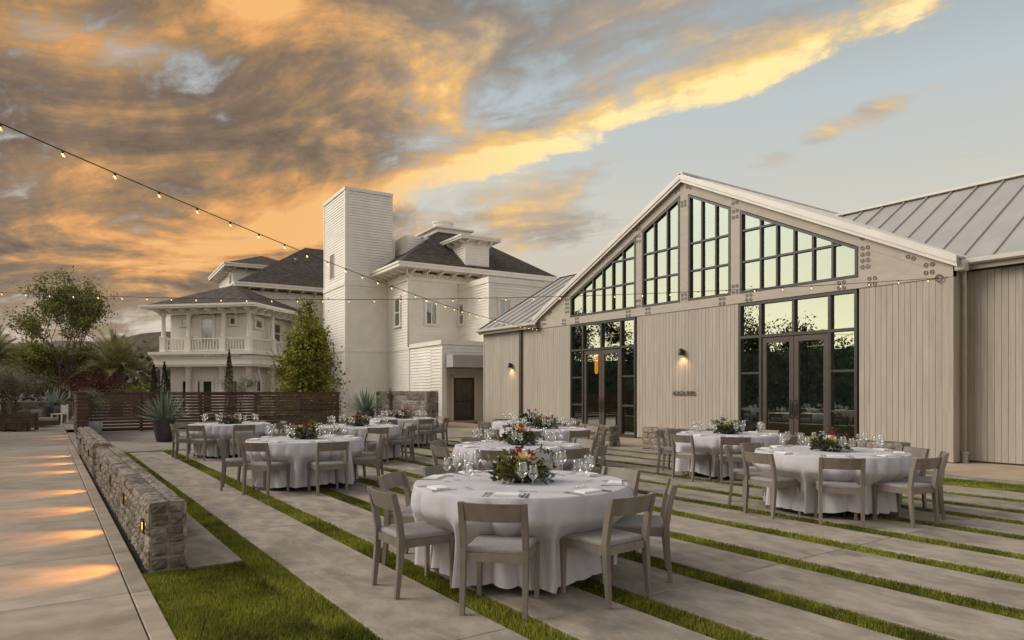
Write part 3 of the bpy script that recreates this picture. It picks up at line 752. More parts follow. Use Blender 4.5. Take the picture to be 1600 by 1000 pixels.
def sconce(x, z, label):
    t = thing('wall_sconce', label, 'wall lamp', (x, FY, z), 0, 'sconces on the barn wall')
    MB().box(-.05, .05, -.03, 0, -.06, .06).build('wall_plate', M_dark, t)
    MB().lathe([(.095, -.10), (.075, .06), (.04, .10), (.0, .105), (.0, .09), (.035, .085), (.068, .05), (.088, -.10)], 14, (0, -.11, 0), False).build('shade', M_dark, t, True)
    MB().lathe([(.0, -.08), (.04, -.05), (.045, -.01), (.03, .04)], 10, (0, -.11, 0), False).build('bulb', M_lamp, t, True)
    L = bpy.data.lights.new('sconce_lamp', 'SPOT'); L.energy = 9; L.color = (1, .55, .16); L.spot_size = R(120); L.spot_blend = .8; L.shadow_soft_size = .04
    o = bpy.data.objects.new('sconce_lamp', L); C.objects.link(o); o.parent = t; o.location = (0, -.12, -.10)
    o.rotation_euler = Vector((0, -.12, 1)).to_track_quat('Z', 'Y').to_euler()
sconce(-14.21, 2.74, 'small bronze sconce glowing above the letters on the barn wall')
sconce(-23.46, 2.62, 'small bronze sconce glowing on the barn wing near the white house')
sg = thing('sign', 'dark metal letters on a rail reading ACACIA BARN on the barn wall', 'sign', (-14.62, FY - .03, 1.45))
MB().box(0, .89, -.012, .012, -.018, .0).build('rail', M_bolt, sg)
def letters(txt, width, height):
    cu = bpy.data.curves.new('lettering', 'FONT'); cu.body = txt; cu.size = 1; cu.extrude = .06; cu.space_character = 1.25
    o = bpy.data.objects.new('tmp', cu); C.objects.link(o)
    bpy.context.view_layer.update()
    me = bpy.data.meshes.new_from_object(o.evaluated_get(bpy.context.evaluated_depsgraph_get()))
    C.objects.unlink(o); bpy.data.objects.remove(o)
    co = np.empty(len(me.vertices) * 3); me.vertices.foreach_get('co', co); co = co.reshape(-1, 3)
    co -= co.min(0); co *= np.array([width / co[:, 0].max(), height / co[:, 1].max(), .016 / co[:, 2].max()])
    me.vertices.foreach_set('co', np.stack([co[:, 0], .008 - co[:, 2], co[:, 1]], 1).ravel())
    me.materials.clear(); me.materials.append(M_bolt); me.update()
    return me
obj('lettering', letters('ACACIA BARN', .89, .105), sg)

# ------------------------------------------------------------------ white house (own axes, 3 degrees off the barn's)
house = thing('white_house', 'white clapboard house with dark shingle roofs and a tall plain tower', 'house', (0, 0, 0), R(-3.03))
def siding_wall(parent, axis, c, a, b, z0, z1, out, m=None, pitch=.155, name='siding'):
    """lapped boards on a wall: axis 'x' runs along x at y=c, 'y' along y at x=c; 'out' is the sign of the outward normal"""
    mb = MB(); n = max(1, round((z1 - z0) / pitch)); p = (z1 - z0) / n
    for i in range(n):
        za, zb = z0 + i * p, z0 + (i + 1) * p
        q0, q1 = c + out * .036, c + out * .004
        if axis == 'x': v = [(a, q0, za), (b, q0, za), (b, q1, zb), (a, q1, zb), (a, c, za), (b, c, za)]
        else: v = [(q0, a, za), (q0, b, za), (q1, b, zb), (q1, a, zb), (c, a, za), (c, b, za)]
        mb.add(v, [(0, 1, 2, 3), (4, 5, 1, 0)])
    return mb.build(name, m or M_white, parent, kind='stuff')
def block(parent, x0, x1, y0, y1, z0, z1, faces='fr', core=True, name='wall'):
    if core: MB().box(x0, x1, y0, y1, z0, z1).build(name, M_white, parent)
    if 'f' in faces: siding_wall(parent, 'x', y0, x0, x1, z0, z1, -1)
    if 'r' in faces: siding_wall(parent, 'y', x1, y0, y1, z0, z1, 1)
def trim(parent, *b, name='trim_board', m=None): return MB().box(*b).build(name, m or M_trim, parent)
def corner(parent, x, y, z0, z1, w=.16): return trim(parent, x - w, x + .045, y - .045, y + w, z0, z1, name='corner_board')
def hip_roof(parent, x0, x1, y0, y1, z, pitch, over=1.0, deck=None, name='roof', fasc=.22, brackets=True, mshing=None):
    """hip roof over a rectangle; returns ridge height"""
    a, b, c, d = x0 - over, x1 + over, y0 - over, y1 + over
    k = min(b - a, d - c) / 2
    if deck: k = min(k, deck)
    zt = z + k * pitch
    v = [(a, c, z), (b, c, z), (b, d, z), (a, d, z), (a + k, c + k, zt), (b - k, c + k, zt), (b - k, d - k, zt), (a + k, d - k, zt)]
    ro = MB().add(v, [(0, 1, 5, 4), (1, 2, 6, 5), (2, 3, 7, 6), (3, 0, 4, 7), (4, 5, 6, 7)]).build(name, mshing or M_shingle, parent)
    f = MB().box(a - .03, b + .03, c - .03, c, z - fasc, z + .035).box(b, b + .03, c, d, z - fasc, z + .035).box(a - .03, a, c, d, z - fasc, z + .035).box(a - .03, b + .03, d, d + .03, z - fasc, z + .035)
    f.box(a - .08, b + .08, c - .08, c - .03, z - .06, z + .05).box(b + .03, b + .08, c - .03, d, z - .06, z + .05)
    f.build('fascia', M_trim, ro)
    MB().box(a, b, c, d, z - fasc + .02, z - fasc + .05).build('soffit', M_trim, ro)
    if brackets:
        bk = MB().prism([(0, 0), (.8 * over, 0), (.8 * over, -.08), (.55 * over, -.16), (.1, -.22), (0, -.34)], 'y', -.06, .06).mesh('bracket', M_trim)
        n = max(2, round((y1 - y0) / .85))
        for i in range(n + 1): obj('bracket', bk, ro, (x1, y0 + (y1 - y0) * i / n, z - fasc + .015))
        n = max(2, round((x1 - x0) / .85))
        for i in range(n + 1): obj('bracket', bk, ro, (x0 + (x1 - x0) * i / n, y0, z - fasc + .015), rotz=R(-90))
    return zt
def sash(parent, axis, c, u0, u1, z0, z1, out, split=True, dark=False, name='window', cols=1):
    """window with casing, sill, sash bars and panes on a wall plane"""
    def B(mb, ua, ub, d0, d1, za, zb):
        lo, hi = sorted((c + out * d0, c + out * d1))
        return mb.box(ua, ub, lo, hi, za, zb) if axis == 'x' else mb.box(lo, hi, ua, ub, za, zb)
    w = .11; m = MB()
    B(m, u0 - w, u0, .0, .07, z0, z1 + .02); B(m, u1, u1 + w, .0, .07, z0, z1 + .02); B(m, u0 - w - .03, u1 + w + .03, .0, .09, z1 + .02, z1 + .17)
    fo = m.build(name, M_trim, parent)
    m = MB(); B(m, u0 - w - .05, u1 + w + .05, .0, .13, z0 - .07, z0); m.build('sill', M_trim, fo)
    m = MB(); s = .045; B(m, u0, u1, .0, .05, z0, z0 + s); B(m, u0, u1, .0, .05, z1 - s, z1)
    ns = max(1, cols)
    for i in range(ns + 1):
        uu = u0 + (u1 - u0) * i / ns; ww = s if i in (0, ns) else s * 1.6
        B(m, max(u0, uu - ww / (1 if i == ns else 2)), min(u1, uu + ww / (1 if i == 0 else 2)), .0, .048, z0 + s, z1 - s)
    zm = (z0 + z1) / 2
    if split: B(m, u0 + s, u1 - s, .0, .052, zm - .03, zm + .03)
    m.build('frame', M_trim, fo)
    rows = [(z0 + s, zm - .03), (zm + .03, z1 - s)] if split else [(z0 + s, z1 - s)]
    for za, zb in rows:
        for i in range(ns):
            a, b = u0 + (u1 - u0) * i / ns + s * .7, u0 + (u1 - u0) * (i + 1) / ns - s * .7
            m = MB(); q = c + out * .024
            v = [(a, q, za), (b, q, za), (b, q, zb), (a, q, zb)] if axis == 'x' else [(q, a, za), (q, b, za), (q, b, zb), (q, a, zb)]
            m.add(v, [(0, 1, 2, 3)]).build('pane', M_hpane, fo)
    m = MB(); q = c + out * .012
    v = [(u0, q, z0), (u1, q, z0), (u1, q, z1), (u0, q, z1)] if axis == 'x' else [(q, u0, z0), (q, u1, z0), (q, u1, z1), (q, u0, z1)]
    m.add(v, [(0, 1, 2, 3)]).build('blind', M_room if dark else M_curtain, fo)
    return fo
# tower
TX0, TX1, TY0, TY1, TH = -42.15, -37.96, 12.08, 14.9, 13.1
block(house, TX0, TX1, TY0, TY1, 0, TH)
corner(house, TX1, TY0, 0, TH, .2)
trim(house, TX0 - .045, TX0 + .12, TY0 - .045, TY0 + .04, 0, TH, name='corner_board')
trim(house, TX0 - .08, TX1 + .08, TY0 - .08, TY0 - .0, TH - .14, TH + .04); trim(house, TX1, TX1 + .08, TY0, TY1, TH - .14, TH + .04)
trim(house, TX0, TX1, TY0, TY1, TH, TH + .02)
for z in (3.95, 7.72):
    trim(house, TX0 - .05, TX1 + .07, TY0 - .07, TY0, z - .14, z + .12, name='band_board'); trim(house, TX1, TX1 + .07, TY0, TY1, z - .14, z + .12, name='band_board')
lv = MB().box(-40.85, -40.05, TY0 - .06, TY0 - .03, 8.25, 9.75).build('louvre', M_trim, house)
for k in range(12): MB().hexa([(-40.8, TY0 - .10, 8.32 + k * .117), (-40.1, TY0 - .10, 8.32 + k * .117), (-40.1, TY0 - .06, 8.38 + k * .117), (-40.8, TY0 - .06, 8.38 + k * .117)],
                              [(-40.8, TY0 - .10, 8.335 + k * .117), (-40.1, TY0 - .10, 8.335 + k * .117), (-40.1, TY0 - .06, 8.395 + k * .117), (-40.8, TY0 - .06, 8.395 + k * .117)]).build('slat', M_mortar, lv)
# bay and main block
BZ = 8.05
block(house, -41.5, -34.7, 14.6, 24.0, 0, BZ)
corner(house, -34.7, 14.6, 0, BZ, .18)
for z in (3.95,):
    trim(house, TX1, -34.65, 14.54, 14.6, z - .14, z + .12, name='band_board'); trim(house, -34.7, -34.64, 14.6, 17.6, z - .14, z + .12, name='band_board')
trim(house, TX1, -34.6, 14.5, 14.6, BZ - .45, BZ - .05, name='frieze_board'); trim(house, -34.7, -34.6, 14.6, 24, BZ - .45, BZ - .05, name='frieze_board')
dn = MB()
for i in range(30): dn.box(-34.6, -34.52, 14.7 + i * .12, 14.76 + i * .12, BZ - .25, BZ - .12)
dn.build('dentils', M_trim, house, kind='stuff')
ztop = hip_roof(house, -46.5, -34.7, 14.6, 23.0, 8.35, .70, 1.0, deck=4.35)
# deck cornice and round vent on the roof
cz = ztop
trim(house, -44.0, -37.85, 17.7, 20.0, cz - .16, cz + .10, name='deck_cornice'); trim(house, -44.1, -37.7, 17.55, 20.2, cz + .10, cz + .20, name='deck_cornice')
MB().lathe([(.62, 0), (.62, .42), (.68, .42), (.68, .52), (.2, .55)], 20, (-38.9, 18.6, cz + .2)).build('roof_vent', M_trim, house, False)
MB().lathe([(.07, 0), (.07, .5), (.10, .5), (.10, .6)], 8, (-36.6, 16.2, 9.9)).build('vent_pipe', M_metal, house)
trim(house, -41.9, -37.97, 14.92, 15.05, 8.3, 10.55, name='parapet'); siding_wall(house, 'y', -37.0, 15.4, 18.2, 8.6, 10.6, 1)
MB().box(-41, -37.02, 15.4, 18.2, 8.6, 10.62).build('parapet', M_white, house)
# little hipped box dormer on the roof slope
block(house, -36.6, -34.15, 17.75, 19.25, 8.4, 10.1); corner(house, -34.15, 17.75, 8.4, 10.1, .1)
hip_roof(house, -36.6, -34.15, 17.75, 19.25, 10.2, .16, .48, fasc=.16, name='dormer_roof', mshing=M_trim)
# flat-topped two-storey block
block(house, -36.0, -31.2, 17.6, 27.0, 0, 7.45); corner(house, -31.2, 17.6, 0, 7.45, .18)
trim(house, -34.9, -31.12, 17.52, 17.6, 7.25, 7.55, name='cornice'); trim(house, -31.2, -31.12, 17.6, 27, 7.25, 7.55, name='cornice'); trim(house, -36, -31.2, 17.6, 27, 7.45, 7.5, name='cornice')
sash(house, 'x', 14.6 - .03, -36.65, -35.95, 5.2, 6.75, -1)
sash(house, 'y', -34.7 + .03, 15.56, 16.20, 5.24, 6.4, 1, split=False, cols=2)
sash(house, 'x', 17.6 - .03, -34.5, -34.0, 5.3, 6.4, -1)
sash(house, 'y', -31.2 + .03, 18.2, 18.85, 5.45, 6.35, 1, split=False, cols=2)
MB().tube([(-34.55, 14.45, 7.9), (-34.6, 14.48, 7.4), (-34.63, 14.5, 3.95)], .06, 8).build('downpipe', M_trim, house, True)
MB().tube([(-33.9, 14.1, 8.15), (-34.5, 14.4, 7.7)], .05, 8).build('downpipe', M_trim, house, True)
# annex with the recessed door
AX = -30.6
block(house, -34.7, AX - 1.3, 14.62, 19.5, 0, 4.0, 'f'); MB().box(AX - 1.3, AX, 14.62, 14.85, 0, 4.0).build('wall', M_white, house)
siding_wall(house, 'x', 14.62, AX - 1.3, AX, 0, 3.95, -1); siding_wall(house, 'y', AX - 1.3, 14.85, 19.5, 0, 2.9, 1)
corner(house, AX, 14.62, 0, 3.7, .12)
trim(house, -34.65, AX + .05, 14.52, 14.62, 3.86, 4.08, name='cornice'); trim(house, AX, AX + .06, 14.62, 18.7, 3.86, 4.08, name='cornice')
trim(house, -34.7, AX, 14.62, 19.5, 4.0, 4.05, name='flat_roof')
MB().box(AX - 1.3, AX + .9, 14.75, 18.7, 2.72, 3.32).build('canopy', M_metal, house)
siding_wall(house, 'y', AX - .02, 14.85, 18.7, 3.34, 3.86, 1); MB().box(AX - 1.3, AX - .02, 14.85, 18.7, 3.32, 3.9).build('wall', M_white, house)
dx0 = AX - 1.3
dr = MB().box(dx0 + .02, dx0 + .09, 15.85, 15.97, 0, 2.25).box(dx0 + .02, dx0 + .09, 16.93, 17.05, 0, 2.25).box(dx0 + .02, dx0 + .09, 15.97, 16.93, 2.13, 2.25).box(dx0 + .02, dx0 + .09, 15.97, 16.93, 0, .24).build('door', M_leafdoor, house)
MB().add([(dx0 + .058, 15.97, .24), (dx0 + .058, 16.93, .24), (dx0 + .058, 16.93, 2.13), (dx0 + .058, 15.97, 2.13)], [(0, 1, 2, 3)]).build('pane', glassmat('door_glass', .10, (.8, .85, .8), (.8, .75, .7)), dr)
MB().add([(dx0 + .043, 15.97, .24), (dx0 + .043, 16.93, .24), (dx0 + .043, 16.93, 2.13), (dx0 + .043, 15.97, 2.13)], [(0, 1, 2, 3)]).build('blind', mat('warm_room', (.12, .05, .018), .8, .3, 2), dr)
MB().box(dx0 + .09, dx0 + .15, 16.0, 16.9, 1.0, 1.05).build('push_bar', M_dark, dr)
trim(house, dx0, dx0 + .08, 15.70, 15.85, 0, 2.4, name='casing'); trim(house, dx0, dx0 + .08, 17.05, 17.2, 0, 2.4, name='casing'); trim(house, dx0, dx0 + .08, 15.7, 17.2, 2.25, 2.42, name='casing')
MB().box(dx0, AX + .8, 14.9, 19.4, -.01, .03).build('threshold', M_tan, house)
MB().tube([(AX - .4, 18.55, .05), (AX - .4, 18.55, 2.72)], .05, 8).build('post', M_dark, house)
# left wing with its own hip roof, and the hipped attic box behind
block(house, -56, -46.2, 8.3, 20, 0, 8.05); corner(house, -46.2, 8.3, 0, 8.05, .18)
trim(house, -46.2, -46.1, 8.3, 20, 7.55, 8.0, name='frieze_board')
hip_roof(house, -56, -46.2, 8.3, 20, 8.35, .655, .9)
block(house, -60.0, -53.3, 8.6, 13.5, 7.0, 10.55); hip_roof(house, -60.0, -53.3, 8.6, 13.5, 10.8, .42, .7, name='attic_roof')
sash(house, 'x', 8.57, -54.6, -53.9, 9.0, 10.2, -1, split=False)
MB().lathe([(.06, 0), (.06, .6), (.09, .6), (.09, .7)], 8, (-49.0, 12.0, 10.2)).build('vent_pipe', M_metal, house)

# ------------------------------------------------------------------ porch pavilion
PX_, PY_ = Vector((.983 * .5646 - (-.184) * .8253, .983 * .8253 + (-.184) * .5646)), None
prot = math.atan2(PX_.y, PX_.x)
def CW(px, d):            # camera-side coordinates (right, forward) to world
    r = (px - 800) / 1067 * d
    return (.5646 * r - .8253 * d, .8253 * r + .5646 * d)
o_ = CW(390, 38.3)
pav = thing('porch_pavilion', 'two-storey white porch pavilion with columns, balustrade and a hipped roof', 'pavilion', (o_[0], o_[1], 0), prot)
PW, PD = 5.65, 6.4       # local: x from -PW to 0 along the front, y from 0 back to PD
MB().box(-PW + .22, -.62, .62, PD, 0, 6.0).build('wall', M_white, pav)
siding_wall(pav, 'x', .62, -PW + .22, -.62, 0, 6.0, -1); siding_wall(pav, 'y', -.62, .62, PD, 0, 6.0, 1)
trim(pav, -.76, -.56, .56, .72, 0, 6.0, name='corner_board')
trim(pav, -PW - .25, .25, -.25, PD, 2.95, 3.62, name='entablature'); trim(pav, -PW - .45, .45, -.45, PD, 3.62, 3.78, name='cornice')
trim(pav, -PW - .30, .30, -.30, PD, 3.40, 3.47, name='moulding'); trim(pav, -PW - .29, .29, -.29, PD, 3.05, 3.11, name='moulding')
dn = MB()
for i in range(34): dn.box(-PW - .3 + i * .165, -PW - .2 + i * .165, -.40, -.25, 3.52, 3.62)
dn.build('dentils', M_trim, pav, kind='stuff')
def column(x, y, z0, z1, r, name='column'):
    h = z1 - z0
    c = MB().lathe([(r * 1.25, 0), (r * 1.25, .10), (r, .14), (r * 1.0, h * .35), (r * .82, h - .22), (r * 1.1, h - .18), (r * 1.2, h - .08), (r * 1.35, h - .08), (r * 1.35, h)], 14, (x, y, z0)).build(name, M_trim, pav, True)
    MB().box(x - r * 1.4, x + r * 1.4, y - r * 1.4, y + r * 1.4, z0 - .02, z0 + .08).build('plinth', M_trim, c)
PIER = [-PW + .05, -PW + 2.0, -PW + 3.35 - .15, -.05]
for i, x in enumerate((-PW + .12, -PW + 1.75, -1.75, -.12)):
    column(x, .1, 0, 2.95, .17)
for x in (-PW + .12, -PW + 1.75, -1.7, -.12):
    trim(pav, x - .16, x + .16, -.02, .28, 3.78, 4.62, name='pier'); column(x, .13, 4.6, 6.0, .12)
for y in (2.6, 5.2):
    column(-.12, y, 0, 2.95, .17); trim(pav, -.28, .04, y - .15, y + .15, 3.78, 4.62, name='pier'); column(-.12, y, 4.6, 6.0, .12)
bal = MB().lathe([(.05, 0), (.05, .06), (.03, .1), (.055, .24), (.03, .42), (.05, .5), (.05, .56)], 8).mesh('baluster', M_trim, True)
def balustrade(a, b, axis, c):
    def bx(u0, u1, d0, d1, z0, z1): return MB().box(u0, u1, d0, d1, z0, z1) if axis == 'x' else MB().box(d0, d1, u0, u1, z0, z1)
    bx(a, b, c - .07, c + .07, 4.50, 4.58).build('top_rail', M_trim, pav); bx(a, b, c - .05, c + .05, 3.84, 3.91).build('bottom_rail', M_trim, pav)
    n = max(2, round((b - a) / .19))
    for i in range(n):
        u = a + (b - a) * (i + .5) / n
        obj('baluster', bal, pav, (u, c, 3.91) if axis == 'x' else (c, u, 3.91))
for a, b in ((-PW + .28, -PW + 1.59), (-PW + 1.91, -1.86), (-1.54, -.28)): balustrade(a, b, 'x', .13)
for a, b in ((.3, 2.43), (2.77, 5.03)): balustrade(a, b, 'y', -.12)
trim(pav, -PW, 0, -.0, .3, 5.98, 6.2, name='beam'); trim(pav, -.3, 0, .3, PD, 5.98, 6.2, name='beam')
hip_roof(pav, -PW, 0, 0, PD, 6.38, .46, .70, fasc=.15)
for (u0, u1, z0, z1, dk) in ((-PW + 1.0 - .02, -PW + 1.0 + .46, 5.35, 5.75, True), (-PW + 2.25, -PW + 3.0, 4.35, 5.75, False), (-1.75, -1.2, 5.35, 5.75, True)):
    sash(pav, 'x', .585, u0, u1, z0, z1, -1, split=False, dark=dk)
sash(pav, 'y', -.585, 1.5, 2.2, 5.25, 5.72, 1, split=False); sash(pav, 'y', -.585, 3.6, 4.3, 4.5, 5.7, 1)
for (u0, u1) in ((-PW + 1.0, -PW + 1.5), (-PW + 1.98, -PW + 2.2), (-PW + 2.34, -PW + 2.95), (-1.72, -1.1)): sash(pav, 'x', .585, u0, u1, .25, 2.15, -1, split=False, dark=True)
sash(pav, 'y', -.585, 1.6, 2.2, .9, 2.15, 1)
MB().tube([(-.02, .9, 2.95), (-.02, 1.0, 2.4), (.05, 1.1, 2.2), (.05, 1.1, 0)], .05, 8).build('downpipe', M_trim, pav, True)
MB().tube([(.55, -.2, 6.2), (.1, .3, 5.95), (-.02, .5, 5.6)], .04, 8).build('downpipe', M_trim, pav, True)

# ------------------------------------------------------------------ slatted fence
fence = thing('slat_fence', 'dark brown fence of horizontal timber slats enclosing the terrace', 'fence')
def slats(p0, p1, n=12, z0=.06, h=.098, gap=.022, th=.028, side=0.0):
    a, b = Vector((p0[0], p0[1], 0)), Vector((p1[0], p1[1], 0)); L = (b - a).length
    ang = math.atan2(b.y - a.y, b.x - a.x)
    me = MB().box(.005, L - .005, -th / 2, th / 2, -h / 2, h / 2).mesh('slat', M_slat)
    for i in range(n):
        q = (b - a).normalized(); nn = Vector((-q.y, q.x, 0)) * side
        obj('slat', me, fence, (a.x + nn.x, a.y + nn.y, z0 + h / 2 + i * (h + gap) + rnd.uniform(-.004, .004)), ang + rnd.uniform(-.0012, .0012))
FXp = -30.15
ys = [.95, 3.1, 5.25, 7.4, 9.3, 11.0]
for i in range(5):
    slats((FXp, ys[i]), (FXp, ys[i + 1]), side=-.07, h=.092, gap=.028)
for y in ys: MB().box(FXp - .05, FXp + .05, y - .055, y + .055, 0, 1.46).build('post', M_slat, fence)
MB().box(FXp - .09, FXp + .14, .86, 11.06, 1.475, 1.515).build('top_cap', M_slat, fence)
for s in (0, .12): slats((-24.95, .90 + s), (-30.1, .90 + s))
for i in range(12):
    MB().box(-24.95, -24.915, .80, 1.12, .06 + i * .12, .158 + i * .12).build('slat', M_slat, fence)
    MB().box(-24.915, -24.88, .84, 1.08, .07 + i * .12 + .06, .14 + i * .12 + .06).build('slat', M_slat, fence)
MB().box(-25.05, -24.96, .92, 1.0, 0, 1.5).build('post', M_slat, fence); MB().box(-30.1, -24.86, .82, 1.10, 1.505, 1.53).build('top_cap', M_slat, fence)
for x in (-26.5, -28.2): wall_light(x, .88, 'slot light in the slatted fence, %s' % ('near its free end' if x > -27 else 'toward its corner'), 22)

# ------------------------------------------------------------------ tables, cloths and chairs
TABS = [('T1', -4.86, 3.42), ('T2', -8.23, 5.74), ('T3', -11.41, 8.63), ('T4', -14.25, 10.27), ('T5', -11.25, 3.56), ('T6', -17.40, 3.68), ('T7', -14.62, 5.80), ('T8', -17.95, 8.50), ('T9', -8.13, 10.39), ('T10', -5.04, 8.51)]
TDESC = {'T1': 'the round table nearest the camera', 'T2': 'the second table of the middle row', 'T3': 'the third table of the middle row', 'T4': 'the farthest table of the middle row',
         'T5': 'the front table of the left group', 'T6': 'the table beside the slatted fence', 'T7': 'the middle table of the left group', 'T8': 'the table before the house door',
         'T9': 'the rear table of the right pair', 'T10': 'the front table of the right pair'}
ANG = {'T1': [-142, -93, -43, 5, 47, 94, 137, -178], 'T2': [-49, 0, -95, -143, 92, 30, 140, 180], 'T3': [-5, 42, 88, 133, 178, -137, -92, -47],
       'T5': [-102, -147, -52, 1, 55, 98, 130, 178], 'T6': [-90, -133, -47, 1, 45, 92, 137, 180], 'T9': [-90, -152, -178, -47, 92, 2, 46, 137], 'T10': [177, -144, -101, -54, -8, 31, 68, 122]}
def where(cx, cy, ax, ay):
    """which side of a table (cx,cy) a point lies on, seen from the camera"""
    t = Vector((-cx, -cy)).normalized(); v = Vector((ax - cx, ay - cy)).normalized()
    rt = Vector((-t.y, t.x))          # viewer's right
    a = math.degrees(math.atan2(v.dot(rt), v.dot(t))) % 360
    return ['near', 'near right', 'right', 'far right', 'far', 'far left', 'left', 'near left'][int((a + 22.5) // 45) % 8]
TR = .925
def cloth_mesh(seed, chairs):
    r = random.Random(seed); n = 320; ph = [r.uniform(0, 6.28) for _ in range(6)]
    fr = [(r.choice((9, 10, 11)), .35), (r.choice((16, 17, 18)), 1.0), (r.choice((26, 27, 29)), .8), (r.choice((37, 39)), .35)]
    prof = []; V = []; F = []
    top = [0.0, .35, .70, .86, .905, TR - .006]
    for q in top:
        for k in range(n):
            a = 2 * math.pi * k / n; V.append((q * math.cos(a), q * math.sin(a), .762 - (0 if q < .92 else .002)))
    rows = 20
    nf = r.choice((12, 13, 13, 14))
    def fold(a):
        # rounded outer folds meeting in sharp valleys, uneven in width and depth
        th = nf * a + .9 * math.sin(2 * a + ph[0]) + .7 * math.sin(3 * a + ph[1]) + .4 * math.sin(5 * a + ph[2])
        dep = .55 + .35 * math.sin(3 * a + ph[3]) + .22 * math.sin(7 * a + ph[4])
        return (2 * abs(math.sin(th)) ** .85 - 1.15) * dep + .16 * math.cos(29 * a + ph[5])
    for i in range(rows + 1):
        t = i / rows
        for k in range(n):
            a = 2 * math.pi * k / n; fo = fold(a + .03 * math.sin(t * 5 + a * 3))
            amp = .018 * min(1, t * 8) + .044 * t ** .8
            hem = .075 + 0.018 * math.sin(3 * a + ph[0]) + .010 * math.sin(7 * a + ph[1]) - .008 * fo
            z = .752 - (.752 - max(.02, hem)) * t
            # the seats push the cloth in below their edges
            push = 0.0
            for c in chairs:
                d_ = abs((a - c + math.pi) % (2 * math.pi) - math.pi)
                push = max(push, max(0.0, min(1.0, (.47 - d_) / .15)))
            push = push * push * (3 - 2 * push) * max(0.0, min(1.0, (.57 - z) / .15))
            rad = TR + .010 * min(1, t * 8) + .040 * t + amp * fo * (1 - .3 * push) - .185 * push
            V.append((rad * math.cos(a), rad * math.sin(a), z))
    m = len(top) + rows + 1
    for i in range(m - 1):
        for k in range(n): F.append((i * n + k, i * n + (k + 1) % n, (i + 1) * n + (k + 1) % n, (i + 1) * n + k)[::-1])
    me = bpy.data.meshes.new('tablecloth'); me.from_pydata(V, [], F); me.materials.append(M_cloth)
    me.polygons.foreach_set('use_smooth', [True] * len(F)); me.update(); return me

def make_chair():
    t = thing('dining_chair', '', 'chair', (0, 0, 0), 0, 'grey wooden chairs round the dinner tables')
    w = .225
    # cushion
    s = MB(); sx, y0, y1 = .212, -.205, .225
    P = [(-sx, y0), (sx, y0), (sx + .012, y1), (-sx - .012, y1)]
    def ring(k, z): return [(p[0] * k, p[1] * k + .0, z) for p in P]
    s.add(ring(1, .430) + ring(1.01, .445) + ring(.985, .460) + ring(.90, .468), [(i + 4 * q, (i + 1) % 4 + 4 * q, (i + 1) % 4 + 4 * q + 4, i + 4 * q + 4) for q in range(3) for i in range(4)] + [(12, 13, 14, 15)])
    s.build('seat', M_cush, t, False, bevel=.006)
    # apron
    a = MB(); a.box(-w + .02, w - .02, -.225, -.20, .368, .428).box(-w + .02, w - .02, .215, .24, .368, .428).box(-w, -w + .024, -.2, .22, .368, .4285).box(w - .024, w, -.2, .22, .368, .4285)
    a.build('seat_frame', M_wood, t)
    for s_ in (-1, 1):
        x = s_ * (w - .004)
        MB().hexa([(x - .017, .205, 0), (x + .017, .205, 0), (x + .017, .238, 0), (x - .017, .238, 0)], [(x - .021, .198, .43), (x + .021, .198, .43), (x + .021, .242, .43), (x - .021, .242, .43)]).build('leg', M_wood, t, bevel=.004)
        # rear leg runs up into the back post
        prof = [(-.285, -.245, 0), (-.243, -.196, .36), (-.243, -.193, .47), (-.262, -.213, .60), (-.305, -.262, .785), (-.292, -.252, .795)]
        xs_ = x
        L = [(-.268, -.234, 0), (-.246, -.200, .30), (-.242, -.192, .46), (-.266, -.214, .62), (-.306, -.262, .79)]
        m = MB()
        for i in range(len(L) - 1):
            (a0, b0, z0), (a1, b1, z1) = L[i], L[i + 1]
            hw0 = .017 + .004 * min(1, z0 / .3); hw1 = .017 + .004 * min(1, z1 / .3)
            m.add([(xs_ - hw0, a0, z0), (xs_ + hw0, a0, z0), (xs_ + hw0, b0, z0), (xs_ - hw0, b0, z0), (xs_ - hw1, a1, z1), (xs_ + hw1, a1, z1), (xs_ + hw1, b1, z1), (xs_ - hw1, b1, z1)],
                  [(0, 1, 5, 4), (1, 2, 6, 5), (2, 3, 7, 6), (3, 0, 4, 7)] + ([(3, 2, 1, 0)] if i == 0 else []) + ([(4, 5, 6, 7)] if i == len(L) - 2 else []))
        m.build('leg', M_wood, t, bevel=.003)
    # curved back panel
    b = MB(); n = 10; V = []
    for i in range(n + 1):
        u = -1 + 2 * i / n; x = u * (w - .024); cv = -.030 * (1 - u * u)
        for (dy, z) in ((-.262, .655), (-.244, .655), (-.286, .788), (-.304, .788)): V.append((x, dy + cv, z))
    F = []
    for i in range(n):
        o = i * 4
        F += [(o + k, o + (k + 1) % 4, o + 4 + (k + 1) % 4, o + 4 + k) for k in range(4)]
    F += [(0, 3, 2, 1), (n * 4, n * 4 + 1, n * 4 + 2, n * 4 + 3)]
    b.add(V, F).build('backrest', M_wood, t, bevel=.003)
    return t
chair0 = make_chair(); first = True
